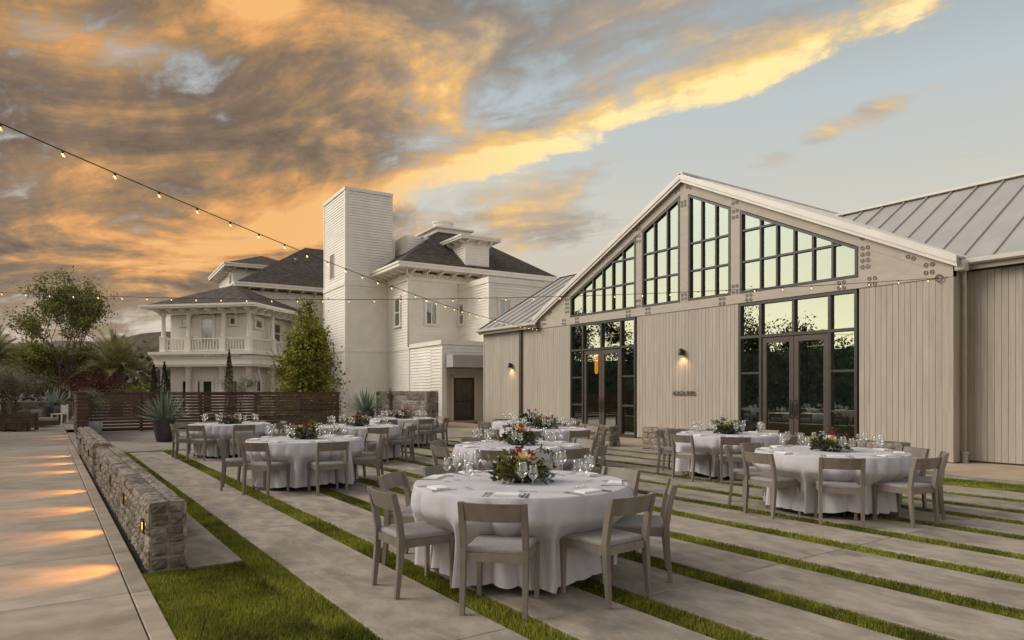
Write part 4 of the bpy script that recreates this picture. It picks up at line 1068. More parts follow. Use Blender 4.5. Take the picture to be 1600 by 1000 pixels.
# place settings
def lathe_mesh(name, prof, n, m): return MB().lathe(prof, n, closed=False).mesh(name, m, True)
glass_me = lathe_mesh('wine_glass', [(.0, .001), (.034, .002), (.034, .004), (.012, .007), (.0042, .014), (.0036, .06), (.004, .098), (.010, .106), (.030, .126), (.044, .146), (.0450, .156), (.042, .180), (.035, .212), (.0315, .232), (.0302, .232), (.0338, .212), (.0408, .180), (.0438, .156), (.0428, .147), (.029, .1285), (.009, .109), (0, .108)], 20, M_glass)
glass2_me = lathe_mesh('wine_glass', [(.0, .001), (.032, .002), (.032, .004), (.012, .007), (.0042, .014), (.0036, .05), (.004, .085), (.010, .093), (.026, .11), (.038, .128), (.0390, .138), (.037, .160), (.031, .19), (.0285, .208), (.0273, .208), (.0298, .19), (.0358, .160), (.0378, .138), (.0368, .129), (.025, .1125), (.009, .096), (0, .095)], 20, M_glass)
nap = MB()
for i in range(4):
    z = .004 * i; e = .003 * i
    nap.box(-.095 + e * .4, .095 - e * .3, -.06 + e * .2, .06 - e, z, z + .0036)
nap_me = nap.mesh('napkin', M_napkin)
fork = MB().hexa([(-.004, -.10, .001), (.004, -.10, .001), (.003, .03, .004), (-.003, .03, .004)], [(-.004, -.10, .004), (.004, -.10, .004), (.003, .03, .007), (-.003, .03, .007)])
fork.hexa([(-.003, .03, .004), (.003, .03, .004), (.012, .055, .002), (-.012, .055, .002)], [(-.003, .03, .006), (.003, .03, .006), (.012, .055, .004), (-.012, .055, .004)])
for k in range(4): fork.box(-.0115 + k * .0065, -.0085 + k * .0065, .054, .10, .002, .0038)
fork_me = fork.mesh('fork', M_steel)
knife_me = MB().hexa([(-.005, -.11, .001), (.005, -.11, .001), (.005, -.01, .001), (-.005, -.01, .001)], [(-.005, -.11, .008), (.005, -.11, .008), (.005, -.01, .006), (-.005, -.01, .006)]).hexa([(-.004, -.01, .002), (.006, -.01, .002), (.002, .105, .002), (-.004, .11, .002)], [(-.004, -.01, .005), (.006, -.01, .003), (.002, .105, .003), (-.004, .11, .004)]).mesh('knife', M_steel)

def rose(mb, c, r, seed):
    q = random.Random(seed); c = Vector(c)
    up = (Vector((c.x, c.y, 0)).normalized() * .5 + Vector((0, 0, 1))).normalized() if c.xy.length > .01 else Vector((0, 0, 1))
    M = up.to_track_quat('Z', 'Y').to_matrix()
    for ringi, (k, rr, h, op) in enumerate(((3, .28, .55, .1), (5, .55, .48, .35), (6, .85, .30, .8), (7, 1.02, .08, 1.25))):
        for i in range(k):
            a = 2 * math.pi * i / k + q.uniform(-.25, .25) + ringi; w = 2.4 / k
            pts = []
            for (u, v) in ((-1, 0), (0, 0), (1, 0), (-1.1, .6), (0, .6), (1.1, .6), (-.6, 1), (0, 1.08), (.6, 1)):
                an = a + u * w * .5; rad = r * (rr * .35 + rr * .65 * min(1, v * 1.5) + op * .22 * max(0, v - .5))
                pts.append(c + M @ Vector((rad * math.cos(an), rad * math.sin(an), r * (-.45 + v * (.45 + h)))))
            mb.add(pts, [(0, 1, 4, 3), (1, 2, 5, 4), (3, 4, 7, 6), (4, 5, 8, 7)])
def centrepiece(T, cx, cy, label, flowers, seed, size=1.0, leafs=('leaf', 'airy', 'silver'), tall=1.0):
    q = random.Random(seed); rs_ = np.random.RandomState(seed)
    t = thing('centrepiece', label, 'flowers', (cx, cy, .7635), 0, 'flower bowls on the tables')
    MB().lathe([(.0, 0), (.10, 0), (.155, .03), (.17, .075), (.162, .085), (.145, .07), (0, .06)], 22).build('bowl', M_bowl, t, True)
    mats = {'leaf': M_leaf, 'airy': M_leafdk, 'silver': M_silver}
    for nm, n, rad, ll, asp, zz_ in (('leaf', 150, .20, .075, .5, .13), ('airy', 190, .22, .055, .6, .14), ('silver', 150, .24, .055, .38, .11)):
        if nm not in leafs: continue
        an0 = {'leaf': 2.4, 'airy': 4.4, 'silver': .2}[nm] + q.uniform(-.4, .4)
        an = rs_.normal(an0, .95, n) if q.random() < .8 else rs_.uniform(0, 6.28, n)
        rr = rs_.uniform(.03, 1, n) ** .6 * rad * size
        z = (zz_ - .025) * tall + rs_.normal(0, .04, n) * tall - (rr / (rad * size)) ** 2 * .08 + .03
        P = np.stack([rr * np.cos(an), rr * np.sin(an), np.maximum(.02, z)], 1)
        D = np.stack([np.cos(an), np.sin(an), rs_.uniform(-.3, .9, n)], 1)
        obj('foliage', leaves('foliage', P, ll, mats[nm], rs_, asp, dirs=D), t, kind='stuff')
    sp = MB(); nst = 9
    for k in range(nst):
        a = q.uniform(0, 6.28); l = q.uniform(.22, .33) * size; zz2 = q.uniform(.10, .30) * tall
        pts = [(math.cos(a) * l * u * .9, math.sin(a) * l * u * .9, .07 + zz2 * math.sin(u * 2.2) * .8) for u in (0, .35, .7, 1)]
        sp.tube(pts, [.003, .0025, .002, .0012], 4)
        pl = np.array([pts[1], pts[2], pts[2], pts[3], pts[3]] * 3) + rs_.normal(0, .012, (15, 3))
        me = leaves('sprig', pl, .055, q.choice([M_leaf, M_leafdk, M_red]), rs_, .42)
        obj('sprig', me, t)
    sp.build('stems', M_leaf, t, kind='stuff')
    for k, (col, fx, fy, fz, fr) in enumerate(flowers):
        m = MB(); rose(m, (fx * size * 1.1, fy * size * 1.1, fz * tall + .025), fr * 1.28, seed * 13 + k)
        m.build('flower', {'r': M_rose_red, 'c': M_rose_cream, 'p': M_rose_pink, 'w': M_rose_white, 'g': M_berry}[col], t, True)
    bl = np.stack([rs_.normal(0, .09, 60), rs_.normal(0, .09, 60), rs_.uniform(.14, .24, 60) * tall], 1)
    obj('filler_blossom', leaves('filler_blossom', bl, .018, M_rose_white, rs_, .9), t, kind='stuff')
def cf(u, v):   # (toward camera-right, toward camera) offsets on a table top to x,y
    return (u * .5646 + v * .8253, u * .8253 - v * .5646)
FL = {}
def flw(*l): return [(c, *cf(u, v), z, r) for (c, u, v, z, r) in l]
FLOW = {'T1': (flw(('r', -.03, .03, .235, .042), ('c', .015, .09, .20, .048), ('r', .07, .02, .23, .036), ('p', .09, .06, .19, .03), ('r', -.06, -.04, .22, .03)), 'bowl of red and cream roses with trailing leaves on the nearest table', 1.08),
        'T2': (flw(('c', -.03, .05, .25, .042), ('r', .03, .04, .25, .04), ('p', .06, .09, .20, .042), ('r', .02, .10, .19, .034), ('w', -.10, .0, .2, .03)), 'leafy bowl of blush and red roses on the second table of the middle row', 1.1),
        'T3': (flw(('r', .05, .03, .20, .05), ('r', -.05, .06, .17, .03), ('w', -.02, -.02, .23, .035)), 'bowl with one bright red bloom on the third table of the middle row', 1.05),
        'T4': (flw(('w', -.06, .04, .24, .04), ('r', .0, .02, .27, .04), ('w', .06, .05, .22, .036), ('p', .1, .0, .2, .03)), 'bowl of white and red blooms on the farthest table of the middle row', 1.1),
        'T5': (flw(('c', -.09, .05, .17, .055), ('r', .02, .03, .215, .05), ('c', -.03, .0, .20, .035), ('p', .08, .08, .15, .03)), 'bowl with a cream and a red bloom on the front table of the left group', 1.0),
        'T6': (flw(('r', .07, .03, .18, .036), ('w', .10, .02, .15, .03), ('p', .02, .02, .17, .03), ('p', -.08, .02, .14, .03)), 'low bowl of small mixed blooms on the table beside the slatted fence', .95),
        'T7': (flw(('r', -.02, .04, .20, .06), ('r', .04, .0, .2, .035)), 'bowl with a big red bloom and silvery leaves on the middle left table', 1.0),
        'T8': (flw(('r', .0, .03, .22, .06), ('p', .05, .04, .18, .035)), 'bowl with a red bloom on the table before the house door', .95),
        'T9': (flw(('g', -.07, .08, .14, .045), ('g', -.02, .09, .165, .042), ('w', -.05, .02, .2, .03), ('g', .03, .02, .2, .03)), 'leafy bowl of pale green blooms on the rear table of the right pair', 1.05),
        'T10': (flw(('r', .0, .03, .225, .034), ('w', -.06, .06, .17, .04), ('c', -.005, .10, .14, .046), ('w', .03, .02, .19, .03), ('r', .03, .0, .22, .028)), 'bowl with white and red blooms on the front table of the right pair', 1.0)}
for ti, (T, cx, cy) in enumerate(TABS):
    t = thing('dining_table', 'round dinner table under a cloth, %s' % TDESC[T], 'table', (cx, cy, 0), 0, 'round dinner tables')
    MB().lathe([(0, .725), (.91, .725), (.915, .735), (.915, .748), (.90, .755), (0, .755)], 40).build('tabletop', M_wood, t)
    for k in range(4):
        a = math.pi / 4 + k * math.pi / 2; MB().tube([(.55 * math.cos(a), .55 * math.sin(a), .725), (.62 * math.cos(a), .62 * math.sin(a), 0)], .02, 6).build('leg', M_dark, t)
    angs = ANG.get(T, [k * 45 + rnd.uniform(-5, 5) for k in range(8)])
    co = obj('tablecloth', cloth_mesh(31 + ti * 7, [R(q_) for q_ in angs]), None, (cx, cy, 0))
    tag(co, 'pleated white cloth draped to the ground over %s' % TDESC[T], 'tablecloth', 'white tablecloths')
    fl, lab, tall = FLOW[T]
    centrepiece(T, cx, cy, lab, fl, 40 + ti, 1.0 + .1 * (T in ('T1', 'T2', 'T3')), tall=tall * .92)
    used_w = {}
    for ai, ad_ in enumerate(angs):
        a = R(ad_); ca, sa = math.cos(a), math.sin(a)
        w_ = where(cx, cy, cx + ca, cy + sa)
        if w_ in used_w:
            used_w[w_] += 1; w2 = w_ + ' again'
        else: used_w[w_] = 1; w2 = w_
        Rc = .985 + rnd.uniform(-.02, .04)
        loc = (cx + Rc * ca + rnd.uniform(-.015, .015), cy + Rc * sa + rnd.uniform(-.015, .015), 0); rz = a + math.pi / 2 + rnd.uniform(-.06, .06)
        wl = {'near': 'near side', 'far': 'far side', 'left': 'left side', 'right': 'right side'}.get(w_, w_)
        extra = '' if w2 == w_ else 'second '
        lab = '%sgrey wooden chair at the %s of %s' % (extra, wl, TDESC[T])
        if first:
            chair0.location = loc; chair0.rotation_euler = (0, 0, rz); chair0['label'] = lab; first = False
        else: dup(chair0, loc, rz, lab)
        # setting: forks left, knives right, two glasses beyond the napkin
        def at(rad, lat): return (cx + rad * ca + lat * -sa, cy + rad * sa + lat * ca)
        j = lambda k: rnd.uniform(-k, k)
        p = at(.80 + j(.01), j(.012)); n_ = obj('napkin', nap_me, None, (p[0], p[1], .7635), a + math.pi / 2 + j(.05))
        tag(n_, 'folded white napkin, %s%s place, %s' % (extra, wl.replace(' side', ''), TDESC[T]), 'napkin', 'folded napkins at the place settings')
        for gi, (me_, rad, lat, nm) in enumerate(((glass_me, .585, .085, 'taller'), (glass2_me, .60, .185, 'shorter'))):
            p = at(rad + j(.015), lat + j(.01)); o = obj('wine_glass', me_, None, (p[0], p[1], .7635), j(3))
            tag(o, '%s wine glass, %s%s place, %s' % (nm, extra, wl.replace(' side', ''), TDESC[T]), 'wine glass', 'wine glasses on the tables')
        if T in ('T1', 'T2', 'T5', 'T9', 'T10'):
            for (me_, lat, nm, w3) in ((fork_me, -.135, 'fork', 'outer '), (fork_me, -.168, 'fork', 'inner '), (knife_me, .130, 'knife', 'inner '), (knife_me, .160, 'knife', 'outer ')):
                p = at(.80 + j(.01), lat); o = obj('table_' + nm, me_, None, (p[0], p[1], .7635), a + math.pi / 2 + j(.03))
                tag(o, '%ssteel %s, %s%s place, %s' % ({'outer ': 'outer ', 'inner ': 'inner '}[w3], nm, extra, wl.replace(' side', ''), TDESC[T]), nm, 'cutlery at the place settings')

# ------------------------------------------------------------------ string lights
bulb_me = MB().lathe([(.0, -.115), (.018, -.108), (.030, -.085), (.031, -.068), (.022, -.045), (.014, -.034)], 12, closed=False).mesh('bulb', M_bulbglass, True)
fil_me = MB().lathe([(.0, -.098), (.010, -.092), (.0125, -.07), (.009, -.05), (.0, -.045)], 8, closed=False).mesh('filament', M_bulb, True)
sock_me = MB().lathe([(.0, .004), (.014, .003), (.02, -.004), (.02, -.036), (.015, -.042), (.0, -.042)], 10, closed=False).mesh('socket', M_dark)
def string(name, label, P0, P1, sagf, step, n0, n1):
    """P(t) linear in plan with measured heights; bulbs every 'step' metres"""
    t = thing('string_lights', label, 'string lights', (0, 0, 0), 0, 'festoon lights over the terrace')
    a, b = Vector(P0), Vector(P1); L = (b - a).length; n = int(L / step)
    pt = lambda s: Vector((a.x + (b.x - a.x) * s / L, a.y + (b.y - a.y) * s / L, sagf(s)))
    MB().tube([pt(L * i / 90) for i in range(91)], .0065, 5).build('cable', M_dark, t)
    for i in range(n + 1):
        p = pt(min(L - .02, i * step + .12)); rx, ry = rnd.uniform(-.16, .16), rnd.uniform(-.16, .16)
        s_ = obj('socket', sock_me, t, p, rot=(rx, ry, 0))
        s_.scale = (.68, .68, .68); obj('bulb', bulb_me, s_); obj('filament', fil_me, s_)
def quadfit(pts):
    (x0, y0), (x1, y1), (x2, y2) = pts
    A = np.array([[x * x, x, 1] for x, _ in pts]); c = np.linalg.solve(A, np.array([y0, y1, y2])); return lambda s: float(c[0] * s * s + c[1] * s + c[2])
def CWd(r, d): return (.5646 * r - .8253 * d, .8253 * r + .5646 * d)
A0 = CWd(-5.10, 4.18); A1 = (-21.55, 15.95)
LA = math.dist(A0, A1)
string('string_lights', 'string of lights sloping from upper left down to the barn corner', (*A0, 0), (*A1, 0), quadfit([(4 * .625, 3.92), (12 * .625, 3.74), (LA, 4.0)]), .625, 0, 0)
B0 = CWd(-14.28, 16.65); B1 = (-6.99, 15.98); LB = math.dist(B0, B1)
string('string_lights', 'level string of lights across the terrace ending at the right barn corner', (*B0, 0), (*B1, 0), quadfit([(10 * .612, 3.76), (24 * .612, 3.68), (LB, 4.0)]), .612, 0, 0)
for (p, lab) in ((A0, 'slim dark post carrying the sloping string of lights'), (B0, 'slim dark post carrying the far end of the level string of lights')):
    t = thing('light_post', lab, 'post', (p[0], p[1], 0), 0, 'posts for the string lights')
    MB().tube([(0, 0, 0), (0, 0, 4.1)], .045, 8).build('pole', M_dark, t); MB().lathe([(.11, 0), (.11, .03), (.05, .05)], 12).build('base_plate', M_dark, t)

# ------------------------------------------------------------------ vegetation
def tree(name, label, loc, height, spread, seed, m_leaf, nleaf=6000, leafsize=.11, trunk_r=.09, trunk_h=.30, stems=1, airy=.5, shape='round', clump=.38, group=None, bark=None, aspect=.5, low=.0, cat='tree'):
    q = random.Random(seed); rs_ = np.random.RandomState(seed)
    t = thing(name, label, cat, loc, 0, group)
    wood = MB(); tips = []
    def grow(p, d, l, r, depth):
        pts = [p]; dd = d.copy()
        for k in range(3):
            dd = (dd + Vector((q.uniform(-.18, .18), q.uniform(-.18, .18), q.uniform(-.06, .10)))).normalized(); pts.append(pts[-1] + dd * l / 3)
        wood.tube(pts, [r, r * .88, r * .76, r * .62], 6 if depth < 2 else 4, False)
        if depth >= 3 or l < .25:
            tips.append(pts[-1]); tips.append(pts[2]); return
        if depth >= 2: tips.append(pts[-1])
        for k in range(q.choice((2, 3, 3))):
            az_ = q.uniform(0, 6.283); tilt = q.uniform(.35, .85) * (1.1 if shape == 'round' else .7)
            nd = (dd + Vector((math.cos(az_), math.sin(az_), q.uniform(-.1, .35))) * tilt).normalized()
            grow(pts[-1] if k < 2 else pts[2], nd, l * q.uniform(.62, .85), r * .58, depth + 1)
    for s_ in range(stems):
        a = q.uniform(0, 6.283); off = Vector((math.cos(a), math.sin(a), 0)) * (0 if stems == 1 else q.uniform(.05, spread * .35))
        grow(off, (Vector((math.cos(a) * .12, math.sin(a) * .12, 1)) if stems > 1 else Vector((0, 0, 1))).normalized(), height * trunk_h, trunk_r * q.uniform(.7, 1), 0)
    # fit the branch tips into the crown's envelope
    T = np.array([tuple(v) for v in tips]); zlo = height * low
    if shape == 'cone':
        n = 520; z = rs_.uniform(0, 1, n) ** .8; sp_ = rs_.randint(0, 6, n); soff = np.array([[0, 0, 1], [.42, .1, .80], [-.40, .2, .74], [.1, -.45, .72], [-.1, .4, .78], [.55, -.3, .58]])[sp_]; an = rs_.uniform(0, 6.283, n)
        rr = spread * .62 * (1 - z) ** .75 * (.35 + .65 * rs_.uniform(0, 1, n) ** .5) * (.8 + .3 * np.sin(an * 3 + z * 9))
        T = np.stack([rr * np.cos(an) + soff[:, 0] * spread * (1 - z * .45), rr * np.sin(an) + soff[:, 1] * spread * (1 - z * .45), zlo + z * (height * soff[:, 2] - zlo)], 1)
    else:
        c = T.mean(0); T = T - np.array([c[0], c[1], 0]); rad = np.percentile(np.hypot(T[:, 0], T[:, 1]), 92)
        k = spread / max(.1, rad); T[:, :2] *= k; T[:, 2] *= height * .94 / T[:, 2].max()
        wv = np.array(wood.v); zt = max(.1, wv[:, 2].max()); wv[:, :2] = (wv[:, :2] - np.outer(np.clip(wv[:, 2] / zt, 0, 1), c[:2])) * (1 + (k - 1) * np.clip(wv[:, 2] / (zt * .4), 0, 1))[:, None]
        wv[:, 2] *= height * .94 / zt; wood.v = [tuple(x) for x in wv]
        if low >= 0: T = T[T[:, 2] > zlo]
    wood.build('trunk', bark or M_bark, t, True)
    idx = rs_.randint(0, len(T), nleaf)
    cl = clump * (0.6 + .8 * rs_.uniform(0, 1, len(T)))
    P = T[idx] + rs_.normal(0, 1, (nleaf, 3)) * cl[idx][:, None] * np.array([1, 1, .62])
    P = P[P[:, 2] > .05]
    obj('crown', leaves('crown', P, leafsize, m_leaf, rs_, aspect), t)
    return t
def at(px, d): x, y = CW(px, d); return (x, y, 0)
tree('green_tree', 'bushy green tree in front of the white tower', at(480, 33.5), 6.0, 2.15, 3, M_tree, 17000, .14, .09, .25, shape='cone', clump=.24, aspect=.75, low=.05)
tree('airy_tree', 'tall airy tree with many bare grey stems behind the planters', at(104, 42), 9.1, 2.6, 22, M_airy, 10500, .17, .06, .25, stems=7, clump=.27, aspect=.5, low=.16)
tree('broadleaf_shrub', 'dark green shrub around the feet of the airy tree', at(66, 43), 5.0, 1.6, 14, M_tree, 8000, .16, .05, .3, stems=4, clump=.36, low=.1, cat='shrub')
tree('broadleaf_shrub', 'dark leafy shrub to the right of the airy stems', at(126, 44), 4.6, 1.5, 9, M_airy, 8000, .15, .05, .3, stems=4, clump=.38, low=.1, cat='shrub')
tree('red_shrub', 'dark red leaved shrub below the palm behind the fence', at(163, 37), 2.3, 1.25, 31, M_red, 4200, .10, .03, .25, stems=4, clump=.28, low=.1, cat='shrub')
tree('red_shrub', 'brownish red shrub between the airy tree and the palm', at(140, 39), 3.2, 1.2, 35, M_red, 3000, .10, .03, .25, stems=4, clump=.3, low=.1, cat='shrub')
tree('small_olive', 'grey leaved young olive in front of the pavilion corner', at(374, 34), 2.3, .75, 17, M_olive, 2200, .075, .03, .3, clump=.18, low=.25, aspect=.3)
tree('broadleaf_shrub', 'low pale green shrub behind the fence beside the pavilion', at(205, 36), 1.95, .8, 19, M_leaf, 1600, .10, .03, .3, stems=3, clump=.26, cat='shrub')
for (px, d, h, w, lab) in ((240, 36, 2.95, .20, 'dark cypress at the outer left of the pavilion, beside its first column'), (257, 35.2, 3.02, .22, 'dark cypress standing before the left columns of the pavilion'),
                           (358, 34.4, 3.6, .22, 'tallest cypress, before the right columns of the pavilion'), (215, 38, 2.2, .26, 'short cypress standing left of the pavilion, apart from the others')):
    rs_ = np.random.RandomState(int(px)); n = 2600
    t = thing('cypress', lab, 'tree', at(px, d), 0, 'cypresses behind the fence')
    z = rs_.uniform(.02, 1, n); an = rs_.uniform(0, 6.283, n); rr = w * (.55 + .45 * np.sqrt(rs_.uniform(0, 1, n))) * np.sin(np.clip(z * 1.02, 0, 1) ** .55 * math.pi) ** .6 * (1 + .18 * np.sin(an * 3 + z * 14))
    P = np.stack([rr * np.cos(an), rr * np.sin(an), z * h], 1)
    obj('crown', leaves('crown', P, .075, M_leafdk, rs_, .45, dirs=np.tile([0, 0, 1.0], (n, 1)), jitter=.35), t)
    MB().tube([(0, 0, 0), (0, 0, h * .8)], [.05, .02], 6).build('trunk', M_bark, t)
def palm(label, loc, trunk_h, L, n, seed, tr=.26):
    q = random.Random(seed); rs_ = np.random.RandomState(seed)
    t = thing('palm_tree', label, 'palm tree', loc, 0, 'palms beyond the fence')
    MB().lathe([(tr * 1.1, 0), (tr * .9, trunk_h * .3), (tr * 1.05, trunk_h * .7), (tr * 1.35, trunk_h * .93), (tr * .8, trunk_h + .15)], 14).build('trunk', M_palmbark, t)
    for i in range(n):
        a = i * 2.39996 + q.uniform(-.2, .2); e = math.radians(84 - 92 * (i / n) + q.uniform(-6, 6)); l = L * q.uniform(.85, 1.1)
        pts = []; p = Vector((0, 0, trunk_h + .05)); d = Vector((math.cos(a) * math.cos(e), math.sin(a) * math.cos(e), math.sin(e)))
        for k in range(9): pts.append(p.copy()); p = p + d * l / 8; d = (d + Vector((0, 0, -.085 - .05 * k * .35))).normalized()
        m = MB().tube(pts, [.028 - .0028 * k for k in range(9)], 4, False)
        for k in range(1, 34):
            s_ = k / 34 * 8; i0 = int(s_); f = s_ - i0; b0 = pts[i0].lerp(pts[min(8, i0 + 1)], f); tg = (pts[min(8, i0 + 1)] - pts[i0]).normalized()
            sd_ = tg.cross(Vector((0, 0, 1))); sd_ = sd_.normalized() if sd_.length > .05 else Vector((1, 0, 0)); nn = sd_.cross(tg)
            ll = l * .24 * math.sin(min(1, .25 + k / 34 * .95) * math.pi) ** .6
            for s2 in (-1, 1):
                tip = b0 + (sd_ * s2 * .72 + tg * .68 + nn * .34).normalized() * ll + Vector((0, 0, -.05 * ll)); w = tg * .036
                m.add([b0 - w, b0 + w, tip], [(0, 1, 2)])
        m.build('frond', M_palm, t)
    return t
palm('palm with a thick rough trunk standing behind the fence', at(181, 40), 2.75, 2.9, 52, 4, .38)
palm('palm mostly cut off by the left edge of the view', at(-14, 37), 3.1, 2.7, 46, 8)
def agave(t, z0, n, L, w, seed, m=None, spread=1.0):
    q = random.Random(seed)
    for i in range(n):
        a = i * 2.39996 + q.uniform(-.15, .15); e = R(88 - 80 * spread * (i / n) ** .85 + q.uniform(-5, 5)); l = L * q.uniform(.85, 1.08)
        d = Vector((math.cos(a) * math.cos(e), math.sin(a) * math.cos(e), math.sin(e))); u = Vector((-math.sin(a), math.cos(a), 0)); nn = u.cross(d)
        mb = MB(); P = []
        for k, (s_, ww) in enumerate(((0, .55), (.25, .95), (.5, 1), (.78, .62), (1, .03))):
            c = Vector((math.cos(a), math.sin(a), 0)) * .04 + Vector((0, 0, z0)) + d * l * s_ + Vector((0, 0, -.05 * l * s_ * s_)); h = w * ww * .5
            P += [c - u * h + nn * h * .45, c, c + u * h + nn * h * .45]
        for k in range(4): mb.add([P[k * 3], P[k * 3 + 1], P[k * 3 + 4], P[k * 3 + 3]], [(0, 1, 2, 3)]).add([P[k * 3 + 1], P[k * 3 + 2], P[k * 3 + 5], P[k * 3 + 4]], [(0, 1, 2, 3)])
        mb.build('leaf', m or M_agave, t, True)
def pot(name, label, loc, prof, m, n=26, soil=None):
    t = thing(name, label, 'plant pot', loc)
    MB().lathe(prof, n, closed=False).build('pot', m, t, True); MB().lathe([(0, soil[1]), (soil[0], soil[1])], n, closed=False).build('soil', M_soil, t)
    return t
def plantthing(name, label, loc, cat='plant'): return thing(name, label, cat, loc)
p1 = (-23.29, 3.03, 0)
pot('tall_pot', 'tall dark glazed pot holding an agave before the fence', p1, [(0, 0), (.20, 0), (.235, .03), (.30, .35), (.345, .66), (.36, .69), (.35, .71), (.32, .70), (.30, .6), (0, .6)], M_potdark, soil=(.315, .66))
t = plantthing('agave', 'spiky grey green agave in the dark pot before the fence', (p1[0], p1[1], .62)); agave(t, .0, 58, .98, .075, 3, spread=.95)
p2 = (*CW(572, 29.6), 0)
pot('tall_pot', 'dark pot holding an agave before the tall stone wall', p2, [(0, 0), (.22, 0), (.26, .04), (.34, .45), (.38, .70), (.36, .72), (.33, .70), (.3, .6), (0, .6)], M_potdark, soil=(.33, .66))
t = plantthing('agave', 'large spiky agave in front of the tall stone wall', (p2[0], p2[1], .62)); agave(t, .0, 64, 1.12, .075, 5, spread=1.0)
MB().lathe([(.12, -.1), (.13, .22), (.1, .25)], 10).build('stem', M_palmbark, t)
p3 = (*CW(143, 24.4), 0)
pot('bowl_pot', 'pale grey bowl shaped pot with a shrub before the fence', p3, [(0, 0), (.22, 0), (.28, .05), (.34, .25), (.35, .46), (.335, .47), (.32, .45), (.3, .38), (0, .38)], M_potpale, soil=(.32, .43))
tree('potted_shrub', 'small round grey green shrub in the pale bowl pot', (p3[0], p3[1], .42), 1.15, .46, 12, M_olive, 3600, .055, .02, .28, clump=.13, aspect=.35, low=.3, cat='shrub')
t = plantthing('agave', 'agave peeping over the tall stone wall beside the house', (*CW(610, 31.5), 0)); agave(t, 1.2, 30, .55, .06, 7); MB().tube([(0, 0, 0), (0, 0, 1.3)], .12, 8).build('stem', M_palmbark, t)
# left edge: timber planter with an olive, lounge seat, white chair, dark pot
def crate(label, c, L, W, H, rz):
    t = thing('timber_planter', label, 'planter', c, rz, 'timber planters on the plaza')
    n = 4
    for i in range(n):
        z0, z1 = .08 + (H - .08) * i / n, .08 + (H - .08) * (i + 1) / n - .012
        MB().box(-L / 2, L / 2, -W / 2, -W / 2 + .04, z0, z1).build('plank', M_box, t); MB().box(-L / 2, L / 2, W / 2 - .04, W / 2, z0, z1).build('plank', M_box, t)
        MB().box(-L / 2, -L / 2 + .04, -W / 2 + .04, W / 2 - .04, z0, z1).build('plank', M_box, t); MB().box(L / 2 - .04, L / 2, -W / 2 + .04, W / 2 - .04, z0, z1).build('plank', M_box, t)
    for sx in (-1, 1):
        for sy in (-1, 1): MB().box(sx * (L / 2 - .02) - .05, sx * (L / 2 - .02) + .05, sy * (W / 2 - .02) - .05, sy * (W / 2 - .02) + .05, 0, H + .01).build('post', M_box, t)
    MB().box(-L / 2 + .04, L / 2 - .04, -W / 2 + .04, W / 2 - .04, .1, H - .08).build('soil', M_soil, t)
c1 = (*CW(8, 27.0), 0)
crate('weathered timber planter box with an olive tree at the left edge', c1, 1.7, 1.2, .66, R(52))
tree('olive_tree', 'silvery olive tree growing in the timber planter at the left edge', (c1[0], c1[1], .55), 2.1, 1.25, 44, M_olive, 7500, .065, .05, .25, stems=2, clump=.20, aspect=.28, low=.2)
c2 = (*CW(26, 26.2), 0)
crate('small timber box standing in front of the olive planter', c2, .62, .5, .40, R(52))
lf = thing('lounge_seat', 'low grey outdoor lounge seat with cushions on the plaza', 'lounge seat', (*CW(60, 29.5), 0), R(50))
MB().box(-.65, .65, -.45, .45, .06, .26).build('base', M_box, lf); MB().box(-.6, .62, -.43, .40, .26, .40).build('seat_cushion', M_cush, lf, bevel=.03); MB().box(-.62, -.42, -.40, .42, .40, .72).build('back_cushion', mat('dark_cushion', (.13, .125, .12), .9, .1), lf, bevel=.05)
pil = MB().box(-.2, .2, -.06, .06, 0, .36).build('pillow', mat('grey_pillow', (.30, .29, .28), .9, .2, 12), lf, bevel=.05); pil.location = (-.2, .1, .40); pil.rotation_euler = (R(18), 0, R(60))
wc = thing('white_chair', 'white slatted garden chair half hidden behind the fence end', 'chair', (*CW(93, 32.5), 0), R(150))
for sx in (-.24, .24):
    MB().box(sx - .025, sx + .025, -.25, -.2, 0, .92).build('leg', M_trim, wc); MB().box(sx - .025, sx + .025, .2, .25, 0, .44).build('leg', M_trim, wc)
MB().box(-.27, .27, -.25, .27, .44, .48).build('seat', M_trim, wc)
for k in range(4): MB().box(-.18 + k * .105, -.115 + k * .105, -.245, -.215, .52, .88).build('slat', M_trim, wc)
p4 = (*CW(86, 33.2), 0)
pot('tall_pot', 'dark square-shouldered pot with upright agave behind the lounge seat', p4, [(0, 0), (.36, 0), (.40, .05), (.42, .85), (.40, .88), (.36, .86), (0, .8)], M_potdark, 8, soil=(.37, .82))
t = plantthing('agave', 'upright pale agave in the dark pot at the end of the fence', (p4[0], p4[1], .8)); agave(t, 0, 40, .95, .07, 9, M_silver, .75)
stone_wall('terrace_wall', 'rough stone wall behind the lounge seat', CW(20, 37)[0], CW(20, 37)[0] + .5, CW(20, 37)[1] - .5, CW(92, 37)[1] + .6, .95, 'e', lr=(.25, .5), hr=(.2, .3))
tree('broadleaf_shrub', 'dull green shrub rising behind the olive planter', at(22, 36), 2.6, 1.5, 61, M_olive, 3800, .11, .05, .3, stems=4, clump=.34, low=.08, cat='shrub')
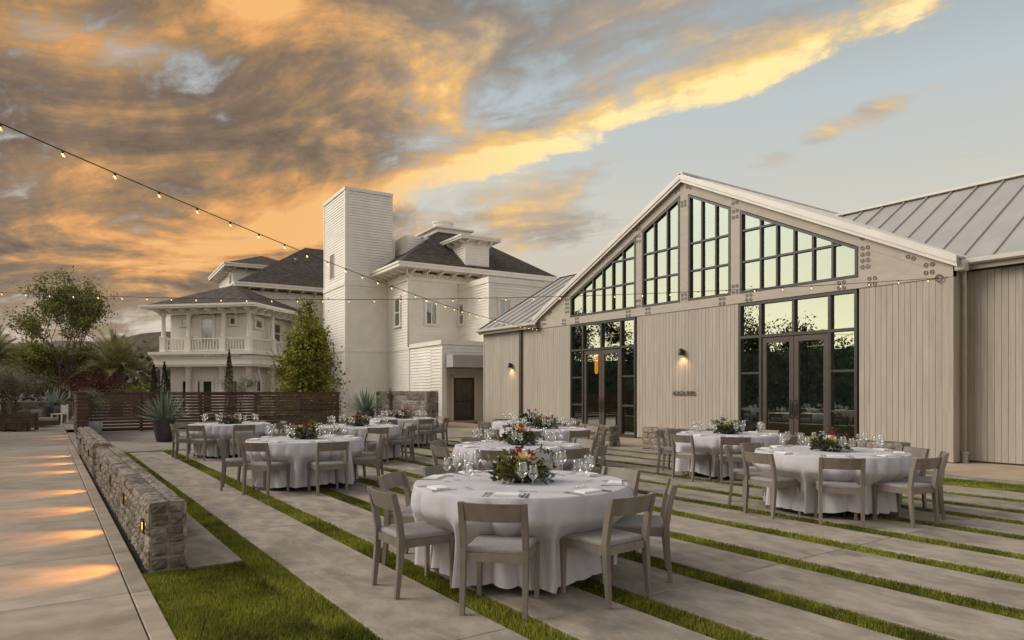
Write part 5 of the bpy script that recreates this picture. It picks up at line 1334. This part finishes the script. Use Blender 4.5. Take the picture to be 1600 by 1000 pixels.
# ------------------------------------------------------------------ distance
def ridge(name, label, r0, h0, seed, m, a0=100, a1=215, amp=.35):
    q = random.Random(seed); n = 90; V = []; F = []; ph = [q.uniform(0, 6) for _ in range(5)]
    for i in range(n + 1):
        a = R(a0 + (a1 - a0) * i / n); u = i / n * 12
        h = h0 * (1 + amp * (math.sin(u * .9 + ph[0]) * .5 + math.sin(u * 2.3 + ph[1]) * .3 + math.sin(u * 5.7 + ph[2]) * .12 + math.sin(u * 15 + ph[3]) * .05))
        for k, (f, g_) in enumerate(((.78, 0), (.88, .35), (.95, .72), (1.0, 1.0), (1.06, .8), (1.3, 0))):
            V.append((math.cos(a) * r0 * f, math.sin(a) * r0 * f, -.5 + h * g_ * (1 if k in (0, 5) else q.uniform(.95, 1.05))))
    for i in range(n):
        for k in range(5): F.append((i * 6 + k, i * 6 + k + 1, i * 6 + 7 + k, i * 6 + 6 + k))
    me = bpy.data.meshes.new(name); me.from_pydata(V, [], F); me.materials.append(m); me.polygons.foreach_set('use_smooth', [True] * len(F)); me.update()
    return setting(obj(name, me), label, 'hills')
ridge('hills', 'brown scrubby hills on the horizon beyond the palm', 1900, 112, 3, M_hill)
q = random.Random(8); rs_ = np.random.RandomState(8)
P = []
for i in range(70):
    a = R(130 + 70 * q.random()); d = q.uniform(130, 210); x, y = math.cos(a) * d, math.sin(a) * d; h = q.uniform(5, 11)
    n = 150; P.append(np.stack([rs_.normal(x, 2.6, n), rs_.normal(y, 2.6, n), np.abs(rs_.normal(h * .5, h * .28, n))], 1))
o = obj('treeline', leaves('treeline', np.concatenate(P), 1.5, M_far, rs_, .8)); tag(o, 'dull green line of far trees below the hills', 'trees', kind='stuff')
# trees on the far side of the path: out of view, seen mirrored in the glass doors
for i, (x, y, h, w) in enumerate(((-27, -8.5, 6.2, 2.2), (-33, -12, 8.6, 2.0), (-40, -9, 5.6, 2.6), (-47, -8, 9.0, 3.4), (-55, -13, 8.6, 3.2), (-20, -12, 4.6, 2.4))):
    tree('garden_tree', ['broad garden tree across the path, mirrored in the door glass', 'slim conifer-like tree mirrored in the right-hand doors', 'rounded tree beyond the path mirrored low in the glass',
                         'tall leafy tree mirrored in the left-hand transom', 'second tall tree mirrored in the left-hand doors', 'low shrubby tree mirrored at the foot of the doors'][i],
         (x, y, 0), h, w, 70 + i, M_leafdk, 4200, .22, .12, .3, shape='cone' if i == 1 else 'round', clump=.5, low=.12, group='garden trees across the path')
hp = []
for i in range(64):
    n = 420; hh = 4.3 + .25 * math.sin(i * .7) + .012 * i
    hp.append(np.stack([rs_.uniform(-12 - i * 1.0, -11 - i * 1.0, n), -7.0 + rs_.uniform(-.1, .75, n), rs_.uniform(.02, hh, n)], 1))
hd = thing('hedge', 'tall dark clipped hedge along the far side of the path', 'hedge')
obj('foliage', leaves('foliage', np.concatenate(hp), .2, M_hedge, rs_, .75), hd)  # hedge leaves
MB().box(-75, -11, -7.6, -6.9, 0, 4.1).build('core', M_hedge, hd)
